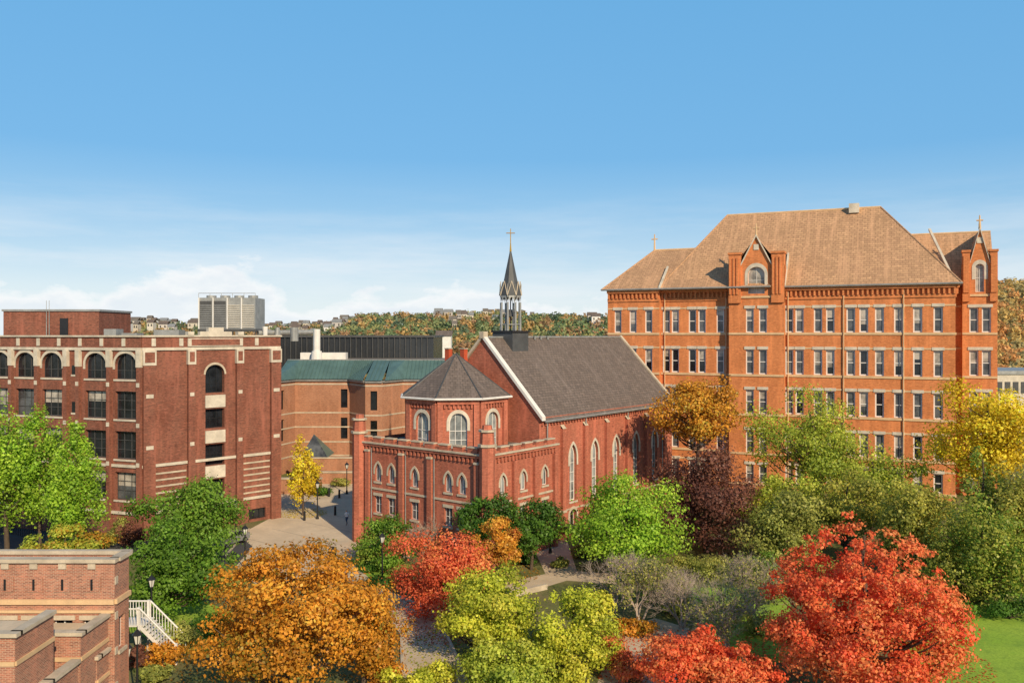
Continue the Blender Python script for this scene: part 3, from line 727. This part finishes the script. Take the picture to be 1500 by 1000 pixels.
# ---------------- near building bottom left ----------------
NB=Bld('brick_rowhouse'); bm='brick_near'
Yn=46; xr=wx(168,Yn); xl=xr-26; DN=1.7
f=Fac(NB,(xl,Yn),(xr,Yn)); L=f.L; T=wz(823,Yn)
ops=[]
for u in (8,50,92,135): ops.append(W(L-(168-u)*Yn/F,1.05,T-4.9,T-3.1,nx=2,nz=2,gm='glass_dark',fm='white_trim',sill=1,lint=.25))
f.wall(0,T,ops,bm)
f.box('coping','stone',-.1,L+.12,T,T+.2,-.4,.2)
for z,h in ((T-2.25,.26),(T-2.7,.14)): f.box('stone_trim','sandstone',0,L,z,z+h,0,.14)
for u in (8,50,92,135):
    s=L-(168-u)*Yn/F; f.box('brick_panel',bm,s-.45,s+.45,T-1.6,T-.8,0,.06); f.box('brick_panel','dark_metal',s-.06,s+.06,T-1.5,T-.9,.06,.08); f.box('brick_panel','stone',s-.2,s+.2,T-.35,T-.0,0,.1)
g=Fac(NB,(xr,Yn),(xr,Yn+DN))
g.wall(0,T,[W(DN/2,.7,T-4.9,T-3.1,gm='glass_dark',sill=1)],bm); g.box('coping','stone',0.25,DN,T,T+.2,-.4,.2); g.box('stone_trim','sandstone',0,DN,T-2.25,T-1.99,0,.14)
for k in range(4): g.box('quoin','stone',0,.3,T-1.2-k*1.9,T-.8-k*1.9,0,.05)
NB.f('flat_roof','path_tan',[(xl,Yn,T-.4),(xr,Yn,T-.4),(xr,Yn+DN,T-.4),(xl,Yn+DN,T-.4)])
h_=Fac(NB,(xl,Yn+DN+.3),(xr,Yn+DN+.3)); h_.box('coping','stone',0,h_.L+.1,T,T+.2,0,.4)
NB.f('walls',bm,[(xr,Yn+DN,0),(xl,Yn+DN,0),(xl,Yn+DN,T),(xr,Yn+DN,T)])
def block(u0,u1,vt,Y,dy):
    z=wz(vt,Y); xa,xb=wx(u0,Y),wx(u1,Y)
    f=Fac(NB,(xa,Y),(xb,Y)); f.wall(0,z,[],bm); f.box('coping','stone',-.1,f.L+.15,z,z+.18,-.35,.15); f.box('stone_trim','sandstone',0,f.L,z-1.3,z-1.1,0,.08)
    g=Fac(NB,(xb,Y),(xb,Y+dy)); g.wall(0,z,[],bm); g.box('coping','stone',0.2,dy,z,z+.18,-.35,.15); g.box('stone_trim','sandstone',0,dy,z-1.3,z-1.1,0,.08)
    NB.f('flat_roof','path_tan',[(xa,Y,z-.35),(xb,Y,z-.35),(xb,Y+dy,z-.35),(xa,Y+dy,z-.35)])
block(-260,22,932,38,3.2)
block(-60,118,930,43,2.9)
block(-60,70,1003,40,2.8)
block(-60,142,965,44.6,1.3)
NB.done()
ST=Bld('white_exterior_stair')
X0,Y0=wx(205,57),57.0
for i in range(12):
    ST.box('step','white_trim',X0+i*.2,X0+i*.2+.28,Y0,Y0+1.7,2.6-i*.2-.06,2.6-i*.2)
ST.box('landing','white_trim',X0-2.4,X0,Y0,Y0+1.7,2.5,2.6)
for y in (Y0,Y0+1.7):
    ST.tube('handrail','white_trim',(X0-2.4,y,3.7),(X0,y,3.7),.06,.06,6); ST.tube('handrail','white_trim',(X0,y,3.7),(X0+2.4,y,1.3),.06,.06,6)
    ST.ob('stringer','white_trim',(X0,y-.04,2.35),(2.4,0,-2.35),(0,.08,0),(0,0,.26))
    for i in range(25):
        x=X0-2.4+i*.2; zt=3.7 if x<X0 else 3.7-(x-X0); zb_=2.6 if x<X0 else 2.6-(x-X0)
        ST.tube('baluster','white_trim',(x,y,zb_),(x,y,zt),.028,.028,5)
for x,y in ((X0-2.3,Y0+.1),(X0-1.2,Y0+.1),(X0-.1,Y0+.1),(X0-.1,Y0+1.6),(X0+2.4,Y0)): ST.box('post','white_trim',x-.09,x+.09,y-.09,y+.09,0,3.8 if x<X0 else 1.4)
ST.done()

# ---------------- street furniture ----------------
def lamp(u,Y,h=3.8,arms=1):
    B=Bld('street_lamp',(wx(u,Y),Y,0))
    B.cyl('base','dark_metal',(0,0),.2,.12,0,.5,10); B.cyl('pole','dark_metal',(0,0),.08,.06,.5,h-.7,8)
    B.cyl('collar','dark_metal',(0,0),.12,.12,h-.75,h-.68,8)
    B.cyl('lantern','lamp_glass',(0,0),.13,.24,h-.68,h-.15,6)
    for i in range(6):
        a=math.pi/3*i; B.tube('lantern_frame','dark_metal',(.13*math.cos(a),.13*math.sin(a),h-.68),(.25*math.cos(a),.25*math.sin(a),h-.15),.022,.022,4)
    B.cyl('lantern_cap','dark_metal',(0,0),.32,.06,h-.15,h+.14,6); B.cyl('lantern_cap','dark_metal',(0,0),.03,.02,h+.14,h+.34,6)
    B.done()
lamp(465,102,4.4); lamp(560,76,4.2); lamp(222,62,4.4); lamp(359,80,4.0); lamp(201,50,4.6); lamp(186,49,4.2); lamp(508,118,4.2); lamp(345,92,4); lamp(806,86,4)
for u,v in ((491,754),(520,750),(482,727),(497,729),(446,762),(600,775)):
    x,y=gp(u,v); B=Bld('bollard',(x,y,0)); B.cyl('post','dark_metal',(0,0),.15,.13,0,1.0,10); B.cyl('cap','dark_metal',(0,0),.17,.05,1.0,1.15,10); B.done()
x,y=gp(487,819); B=Bld('trash_bin',(x,y,0)); B.cyl('bin','dark_metal',(0,0),.36,.4,0,.95,14); B.cyl('rim','steel_dark',(0,0),.44,.44,.95,1.02,14); B.cyl('lid','dark_metal',(0,0),.4,.15,1.02,1.25,14); B.done()
def bench(u,v,a):
    x,y=gp(u,v); B=Bld('park_bench',(x,y,0),a)
    for i in range(4): B.box('seat','dark_metal',-.9,.9,-.25+i*.13,-.15+i*.13,.43,.46)
    for i in range(3): B.box('backrest','dark_metal',-.9,.9,.28,.31,.55+i*.14,.65+i*.14)
    for xx in (-.8,0,.8): B.box('leg','dark_metal',xx-.03,xx+.03,-.25,-.2,0,.43); B.box('leg','dark_metal',xx-.03,xx+.03,.24,.27,0,.95); B.box('arm','dark_metal',xx-.03,xx+.03,-.2,.24,.39,.43)
    B.done()
bench(535,822,.3); bench(560,818,.3); bench(600,868,.9)
HW=Bld('low_stone_wall')
for a,b in (((500,818),(600,815)),((640,905),(700,885)),((700,885),(800,862))):
    p=Vector(gp(*a)); q=Vector(gp(*b)); f=Fac(HW,p,q); f.box('wall','stone',0,f.L,0,.45,-.2,.2)
HW.done()
FN=Bld('metal_fence')
p=Vector(gp(-20,775)); q=Vector(gp(60,790)); f=Fac(FN,p,q)
for i in range(int(f.L/.4)): f.box('bar','dark_metal',i*.4,i*.4+.05,0,1.3,0,.05)
f.box('rail','dark_metal',0,f.L,1.2,1.28,0.06,.1); FN.done()

def person(u,v,ang,shirt='shirt_white',pants='jeans'):
    x,y=gp(u,v)
    J={'pel':(0,0,.95),'chest':(0,.02,1.22),'neck':(0,.03,1.46),'head0':(0,.05,1.55),'head':(0,.06,1.68),
    'shL':(-.19,.02,1.40),'elL':(-.24,-.1,1.14),'haL':(-.25,.05,.9),'shR':(.19,.02,1.40),'elR':(.24,.08,1.14),'haR':(.25,.26,.97),
    'hiL':(-.1,0,.9),'knL':(-.11,.22,.52),'anL':(-.11,.2,.09),'toL':(-.11,.38,.04),'hiR':(.1,0,.9),'knR':(.11,-.02,.5),'anR':(.11,-.3,.14),'toR':(.11,-.16,.03)}
    R={'pel':.15,'chest':.155,'neck':.06,'head0':.09,'head':.1,'shL':.075,'elL':.05,'haL':.045,'shR':.075,'elR':.05,'haR':.045,'hiL':.1,'knL':.07,'anL':.045,'toL':.04,'hiR':.1,'knR':.07,'anR':.045,'toR':.04}
    K=list(J); E_=[('pel','chest'),('chest','neck'),('neck','head0'),('head0','head'),('chest','shL'),('shL','elL'),('elL','haL'),('chest','shR'),('shR','elR'),('elR','haR'),('pel','hiL'),('hiL','knL'),('knL','anL'),('anL','toL'),('pel','hiR'),('hiR','knR'),('knR','anR'),('anR','toR')]
    me=bpy.data.meshes.new('pedestrian'); me.from_pydata([J[k] for k in K],[(K.index(a),K.index(b)) for a,b in E_],[])
    o=bpy.data.objects.new('walking_pedestrian',me); S.collection.objects.link(o)
    mo=o.modifiers.new('s','SKIN')
    for i,k in enumerate(K): me.skin_vertices[0].data[i].radius=(R[k],R[k]*.85)
    me.skin_vertices[0].data[0].use_root=True
    o.modifiers.new('sub','SUBSURF').levels=2
    bpy.context.view_layer.update(); dg=bpy.context.evaluated_depsgraph_get(); m2=bpy.data.meshes.new_from_object(o.evaluated_get(dg)); o.modifiers.clear(); o.data=m2
    m2.materials.clear()
    for mm in (shirt,pants,'skin','hair','rubber'): m2.materials.append(M[mm])
    for p in m2.polygons:
        c=p.center; z=c.z
        if z>1.5: i=3 if (z>1.7 or c.y<.03) else 2
        elif z>.93 and not (abs(c.x)>.2 and z<1.1): i=0
        elif abs(c.x)>.19 and z>.8: i=2
        elif z<.09: i=4
        else: i=1
        p.material_index=i; p.use_smooth=True
    o.location=(x,y,0); o.rotation_euler=(0,0,ang)
person(508,768,math.pi*.9); person(10,800,1.2)
def car(u,v,ang):
    x,y=gp(u,v); B=Bld('parked_car',(x,y,.02),ang)
    prof=[(-2.2,.35),(-2.25,.7),(-2.1,.95),(-1.2,1.02),(-.55,1.42),(.9,1.45),(1.6,1.05),(2.15,.98),(2.22,.6),(2.2,.35)]
    for w0,s in ((-.88,1),(.88,-1)):
        pts=[(a,w0*(.82 if z>1.1 else 1),z) for a,z in prof]; B.f('body','car_paint',pts if s<0 else pts[::-1])
    n=len(prof)
    for i in range(n):
        a,b=prof[i],prof[(i+1)%n]; ka=.82 if a[1]>1.1 else 1; kb=.82 if b[1]>1.1 else 1
        mt='glass_dark' if i in (3,5) else 'car_paint'
        B.f('body' if mt!='glass_dark' else 'windscreen',mt,[(a[0],-.88*ka,a[1]),(a[0],.88*ka,a[1]),(b[0],.88*kb,b[1]),(b[0],-.88*kb,b[1])])
    for s in (-1,1):
        B.f('side_windows','glass_dark',[(-1.05,s*.89,1.04),(1.35,s*.89,1.06),(.85,s*.76,1.4),(-.5,s*.76,1.38)])
        for wx_ in (-1.4,1.4): B.tube('wheel','rubber',(wx_,s*.7,.33),(wx_,s*.92,.33),.33,.33,16); B.tube('wheel','steel_grey',(wx_,s*.9,.33),(wx_,s*.935,.33),.18,.18,12)
    B.done()
car(336,798,1.2)

# ---------------- trees ----------------
GR=[(.06,.14,.015),(.14,.27,.028),(.26,.42,.055)]
BG=[(.15,.29,.025),(.30,.50,.04),(.48,.64,.07)]
YG=[(.28,.34,.035),(.54,.58,.055),(.78,.68,.09)]
YE=[(.56,.40,.025),(.86,.62,.035),(.92,.76,.07)]
OB=[(.22,.22,.03),(.54,.25,.03),(.76,.32,.035),(.74,.45,.07)]
RD=[(.78,.085,.035),(.90,.15,.06),(.92,.25,.09),(.92,.38,.12)]
RO=[(.66,.11,.05),(.82,.18,.08),(.78,.34,.09)]
PU=[(.11,.045,.035),(.21,.085,.06),(.34,.15,.085)]
DG=[(.04,.10,.015),(.08,.18,.025),(.14,.26,.035)]
OL=[(.18,.22,.045),(.34,.36,.08),(.52,.48,.12)]
GO=[(.22,.25,.045),(.42,.41,.07),(.60,.50,.10)]
LG=[(.24,.33,.04),(.46,.53,.065),(.68,.65,.11)]
BO=[(.20,.18,.03),(.56,.24,.03),(.76,.38,.045),(.38,.34,.05)]
tree('locust_tree',10,680,75,120,80,BG,15000,.24,90)
tree('locust_tree',58,700,48,100,82,BG,9000,.24,60)
tree('locust_tree',112,700,54,112,77,BG,13000,.22,110,cone=.85)
tree('oak_tree',285,755,82,68,82,GR,14000,.26,80)
tree('oak_tree',262,832,84,74,66,GR,16000,.22,80,dx=-1.3)
tree('ginkgo_tree',444,692,33,58,104,YE,4500,.24,50,clf=.22)
tree('maple_tree',428,900,145,112,50,OB,32000,.195,170,clf=.16,lb=.7)
tree('maple_tree',532,925,70,86,53,OB[:3]+[(.3,.3,.05)],14000,.18,70)
tree('crabapple_tree',565,797,58,48,80,GR+[(.3,.34,.05)],10000,.2,60)
tree('maple_tree',650,838,84,82,67,RO,15000,.19,70,clf=.22)
tree('dogwood_tree',728,798,42,44,74,OB[1:]+[(.7,.2,.06)],7000,.19,40)
tree('oak_tree',712,765,50,42,80,DG,9000,.22,50)
tree('oak_tree',778,768,48,50,80,DG,9000,.22,50)
tree('maple_tree',718,893,86,76,57,YG,18000,.185,90,clf=.2)
tree('maple_tree',843,936,76,86,55,YG,16000,.18,80,clf=.2)
tree('birch_tree',740,990,88,56,52,LG,12000,.18,60)
tree('birch_tree',600,1012,52,42,51,YG,6000,.18,40)
tree('locust_tree',920,765,97,75,78,BG,18000,.24,90,lb=.6)
tree('purple_beech_tree',1035,728,94,92,86,PU,19000,.25,90)
tree('oak_tree',1022,610,76,64,98,BO,14000,.28,80)
tree('locust_tree',1190,648,104,84,98,LG,17000,.27,90)
tree('locust_tree',1280,710,80,62,94,LG,12000,.26,70)
tree('locust_tree',1150,735,76,54,90,LG,10000,.26,60)
tree('maple_tree',1445,640,86,88,88,YE,20000,.27,90)
tree('hawthorn_tree',1150,785,66,75,80,OL,12000,.24,70)
tree('hawthorn_tree',1240,745,70,60,84,LG[:1]+GO,9000,.24,60)
tree('olive_green_oak_tree',1345,775,66,92,76,GO,14000,.24,80)
tree('spruce_tree',1440,770,66,140,77,GR[1:]+GO,15000,.25,110,cone=.7)
tree('oak_tree',1440,820,90,98,70,GO[:2]+GR[1:2],18000,.22,100)
tree('oak_tree',1500,760,60,110,74,GO,9000,.24,70)
tree('red_maple_tree',1265,884,152,142,50,RD,50000,.185,340,clf=.15,lb=.2,cone=.12)
tree('dogwood_tree',1010,968,84,52,51,RD,12000,.17,70,clf=.22)
tree('dogwood_tree',1090,980,64,42,50,RD,8000,.17,50,clf=.22)
tree('dogwood_tree',95,800,62,32,66,LG[:2]+OB[1:2],7000,.2,40)
bare('bare_tree',935,0,6.8,64,pal=OL,n=2500,seed=3); bare('bare_tree',1065,0,6.8,58,pal=OL,n=1200,seed=5); bare('bare_tree',1000,0,6.0,64,seed=8); bare('bare_tree',900,0,6,68,seed=31); bare('bare_tree',620,0,5,84,seed=11); bare('bare_tree',1095,0,7,64,seed=15,pal=OL,n=1500)
random.seed(21)
for u,v,R,h,pal in ((270,955,1.8,2.2,OL),(240,975,1.5,1.6,OB),(208,975,.9,1.4,PU),(225,1000,1.2,1.6,OL),(560,1010,1.5,1.9,OB),(640,1010,1.5,1.8,YG),(310,930,1.6,1.8,DG),(190,800,1.5,3,PU),(180,790,1.6,2.6,OL),(150,805,1.4,2.0,OL),
    (545,835,1.4,1.1,DG),(560,858,1.5,1.0,DG),(590,842,1.5,1.0,OL),(855,815,1.8,1.2,OL),(880,880,1.8,1.6,OL),(930,930,1.8,1.4,OB),(900,975,1.6,1.9,RO),(925,1000,1.5,2,RO),(960,880,1.6,1.5,GR),(1130,880,2,2.5,OL),(1070,905,1.7,1.8,OL),(1200,850,2.4,2.6,OL),(1120,850,2.2,2.5,GR),(770,825,1.2,1.2,DG),(700,830,1.5,1.4,OL),(650,800,1.4,1.5,OB),
    (470,725,1.6,1.2,DG),(500,712,1.8,1.3,OL),(530,700,1.8,1.5,DG),(600,770,1.6,1.5,OL),(380,850,1.5,1.4,DG),(340,865,1.6,1.8,OL),(1400,905,2.2,1.6,GR),(1480,905,2.2,1.8,DG),(1330,880,2,2,OL),(820,830,1.0,.9,OL),(990,900,1.8,1.6,OL),(1040,850,2.2,2.2,OL),(860,905,1.4,1.6,YG),(880,940,1.4,1.4,OL),(1110,930,1.6,1.6,OL),(945,845,1.6,1.2,GR),(1000,835,2,1.6,OL),(750,850,1.0,.9,OL),(690,905,1.2,1.0,DG)):
    x,y=gp(u,v); shrub('shrub',x,y,R,h,pal,2400,.17)
P=[];C=[]
for u,v,R,n,pal in ((650,905,6,2600,RO),(1265,960,8,4000,RD),(425,960,8,3000,OB),(728,840,4,1200,OB),(1020,975,7,3000,RD),(444,752,3,800,YE),(720,950,6,1800,YG)):
    x,y=gp(u,min(v,1010)); r=R*np.sqrt(RNG.uniform(0,1,n)); a=RNG.uniform(0,6.283,n)
    P.append(np.stack([x+r*np.cos(a),y+r*np.sin(a),RNG.uniform(.03,.06,n)],1)); C.append(np.array(pal)[RNG.integers(len(pal),size=n)]*.8)
P=np.concatenate(P);C=np.concatenate(C); nn=RNG.normal(size=P.shape)*.25+np.array([0,0,1]); nn/=np.linalg.norm(nn,axis=1,keepdims=True)
lv,lc=leafmesh(P,nn,RNG.uniform(.1,.2,len(P)),C); make_mesh('fallen_leaves',lv,lc,[],[])

# ---------------- hills ----------------
def crest(u):
    return np.interp(u,[-400,0,150,380,480,530,620,700,800,890,1200,1400,1470,1520,1700,2000],[26,28,30,30,32,38,37,36,35,34,36,52,58,60,54,44])-9
def hz(X,Y):
    u=750+F*X/Y; t=np.clip((Y-300)/300,0,1); t=t*t*(3-2*t)
    b=np.where(Y>620,np.clip(1-(Y-620)/500,0.2,1),1)
    return crest(u)*t*b+2.5*np.sin(X*.021+Y*.013)*t
xs=np.arange(-1400,1500,14.0); ys=np.arange(290,1300,14.0)
XX,YY=np.meshgrid(xs,ys); ZZ=hz(XX,YY)-.3
V=np.stack([XX,YY,ZZ],-1).reshape(-1,3); w=len(xs)
fc=[(j*w+i,j*w+i+1,(j+1)*w+i+1,(j+1)*w+i) for j in range(len(ys)-1) for i in range(w-1)]
me=bpy.data.meshes.new('hill_terrain'); me.from_pydata(V.tolist(),[],fc); me.materials.append(M['hill_mat']); o=bpy.data.objects.new('hill_terrain',me); S.collection.objects.link(o)
P=[];Cc=[];Nn=[];Sz=[]
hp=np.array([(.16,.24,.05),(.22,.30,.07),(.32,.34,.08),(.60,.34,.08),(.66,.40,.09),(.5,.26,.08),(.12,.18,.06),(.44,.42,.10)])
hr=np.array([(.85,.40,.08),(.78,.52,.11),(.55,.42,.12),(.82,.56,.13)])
for yy in np.arange(330,640,7.5):
    for u in np.arange(100,1640,7.5*F/yy):
        if 930<u<1400: continue
        uu=u+RNG.normal(0,4); Y=yy+RNG.normal(0,2.5); X=(uu-750)/F*Y; z=float(hz(np.array(X),np.array(Y)))
        if RNG.random()<.06: continue
        r=RNG.uniform(3.0,5.8); h=RNG.uniform(5.5,11); n=70
        e=RNG.normal(size=(n,3)); e/=np.linalg.norm(e,axis=1,keepdims=True); e[:,2]=np.abs(e[:,2])*1.2-.2
        q=e*np.array([r,r,h*.5])*RNG.uniform(.6,1.08,(n,1)); q[:,2]+=h*.5
        P.append(q+np.array([X,Y,z])); nn=e+RNG.normal(size=(n,3))*.4; nn/=np.linalg.norm(nn,axis=1,keepdims=True); Nn.append(nn)
        c=hp[RNG.integers(len(hp))] if u<1400 else hr[RNG.integers(4)]
        Cc.append(np.clip((c*.78+np.array([.07,.08,.085]))*RNG.uniform(.8,1.2,(n,1)),0,1)); Sz.append(RNG.uniform(1.3,2.4,n))  # pale blue-grey offset: aerial haze mixed into the foliage colour
P=np.concatenate(P);Nn=np.concatenate(Nn);Cc=np.concatenate(Cc);Sz=np.concatenate(Sz)
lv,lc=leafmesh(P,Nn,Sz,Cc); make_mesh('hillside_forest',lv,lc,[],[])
DT=Bld('distant_town')
for i in range(120):
    if i<92: u=random.uniform(150,520)
    elif i<110: u=random.uniform(640,760)
    else: u=random.uniform(380,900)
    Y=random.uniform(500,640) ; X=wx(u,Y); z=float(hz(np.array(X),np.array(Y)))+random.uniform(4,7.5); w=random.uniform(2.5,6);d=5;h=random.uniform(2.5,4.0)
    mt=random.choice(['dist_wall','white_trim','stone_pale','cream_paint','dist_wall'])
    DT.box('house',mt,X-w/2,X+w/2,Y,Y+d,z-9,z+h)
    rm=random.choice(['slate','roof_flat','steel_grey'])
    DT.f('house_roof',rm,[(X-w/2-.3,Y-.3,z+h),(X+w/2+.3,Y-.3,z+h),(X+w/2+.3,Y+d/2,z+h+2),(X-w/2-.3,Y+d/2,z+h+2)]); DT.f('house_roof',rm,[(X+w/2+.3,Y+d,z+h),(X-w/2-.3,Y+d,z+h),(X-w/2-.3,Y+d/2,z+h+2),(X+w/2+.3,Y+d/2,z+h+2)])
    for k in (-.25,.25): DT.box('house_window','steel_dark',X+k*w-.4,X+k*w+.4,Y-.05,Y,z+h-2.2,z+h-.8)
X=wx(650,300); DT.box('house','white_trim',X-2.5,X+2.5,300,306,10,wz(492,300)); DT.f('house_roof','slate',[(X-3,299.6,wz(492,300)),(X+3,299.6,wz(492,300)),(X+3,303,wz(484,300)),(X-3,303,wz(484,300))])
DT.done()

# ---------------- light, sky, camera ----------------
ts=Vector((.38,-.75,.48)).normalized()
sl=bpy.data.lights.new('sun','SUN'); sl.energy=5.0; sl.angle=math.radians(.6); sl.color=(1,.82,.57)
so=bpy.data.objects.new('sun',sl); S.collection.objects.link(so); so.rotation_euler=ts.to_track_quat('Z','Y').to_euler()
w=bpy.data.worlds.new('World'); S.world=w; w.use_nodes=True; nt=w.node_tree; bg=nt.nodes['Background']
sk=nt.nodes.new('ShaderNodeTexSky'); sk.sky_type='NISHITA'; sk.sun_disc=False
sk.sun_elevation=math.asin(ts.z); sk.sun_rotation=math.atan2(ts.x,ts.y); sk.air_density=1.0; sk.dust_density=.6; sk.ozone_density=2.0; sk.altitude=200
tc=nt.nodes.new('ShaderNodeTexCoord'); sp=nt.nodes.new('ShaderNodeSeparateXYZ'); nt.links.new(tc.outputs['Generated'],sp.inputs[0])
mp=nt.nodes.new('ShaderNodeMapping'); mp.inputs['Scale'].default_value=(1,1,2.2); nt.links.new(tc.outputs['Generated'],mp.inputs[0])
n1=noise(nt,mp.outputs[0],10.0,10,.58)
mp2=nt.nodes.new('ShaderNodeMapping'); mp2.inputs['Scale'].default_value=(1,1,8); nt.links.new(tc.outputs['Generated'],mp2.inputs[0])
n2=noise(nt,mp2.outputs[0],3.5,9,.62)
def mth(op,a,b=None):
    n=nt.nodes.new('ShaderNodeMath'); n.operation=op
    for i,x in ((0,a),(1,b)):
        if x is None: continue
        if isinstance(x,(int,float)): n.inputs[i].default_value=x
        else: nt.links.new(x,n.inputs[i])
    return n.outputs[0]
el=sp.outputs['Z']
cr=nt.nodes.new('ShaderNodeValToRGB'); nt.links.new(el,cr.inputs[0])
st=[(0,(5.3,5.8,6.0)),(.05,(4.5,5.3,5.85)),(.09,(3.2,4.5,5.6)),(.145,(1.85,3.6,5.35)),(.2,(1.12,3.05,5.25)),(.38,(.95,2.9,5.2)),(.6,(.6,1.6,3.0)),(1,(.3,.8,1.8))]
e=cr.color_ramp.elements
while len(e)<len(st): e.new(.5)
for i,(p,c) in enumerate(st): e[i].position=p; e[i].color=tuple(x/6 for x in c)+(1,)
vm=nt.nodes.new('ShaderNodeVectorMath'); vm.operation='SCALE'; vm.inputs['Scale'].default_value=6; nt.links.new(cr.outputs[0],vm.inputs[0])
skc=mixc(nt,.88,sk.outputs[0],vm.outputs[0])
thr=mth('ADD',mth('MULTIPLY',el,4.6),.20); thr=mth('ADD',thr,mth('MULTIPLY',mth('ADD',sp.outputs['X'],.5),.17))
df_=mth('SUBTRACT',n1,thr)
cu=mth('MULTIPLY',df_,11.0); cuc=nt.nodes.new('ShaderNodeClamp'); nt.links.new(cu,cuc.inputs[0])
wi=mth('MULTIPLY',ramp(nt,n2,.42,.72),ramp(nt,el,.17,.08)); wi=mth('MULTIPLY',wi,.55)
cc=mixc(nt,ramp(nt,df_,.02,.20),(6.7,6.7,6.65),(5.5,5.9,6.2))
n3=noise(nt,mp.outputs[0],24,6,.6); cc=mixc(nt,mth('MULTIPLY',ramp(nt,n3,.5,.7),.45),cc,(4.8,5.3,5.9))
sk2=mixc(nt,wi,skc,(6.0,6.2,6.4)); sk3=mixc(nt,mth('MULTIPLY',cuc.outputs[0],.92),sk2,cc)
nt.links.new(sk3,bg.inputs[0]); bg.inputs[1].default_value=.15
cam=bpy.data.cameras.new('camera'); co=bpy.data.objects.new('camera',cam); S.collection.objects.link(co); S.camera=co
co.location=(0,0,H); co.rotation_euler=(math.pi/2,0,0); cam.lens=30; cam.sensor_width=36; cam.shift_y=-10/1500; cam.clip_end=12000; cam.clip_start=.5
S.view_settings.view_transform='Standard'; S.view_settings.look='None'; S.view_settings.exposure=0
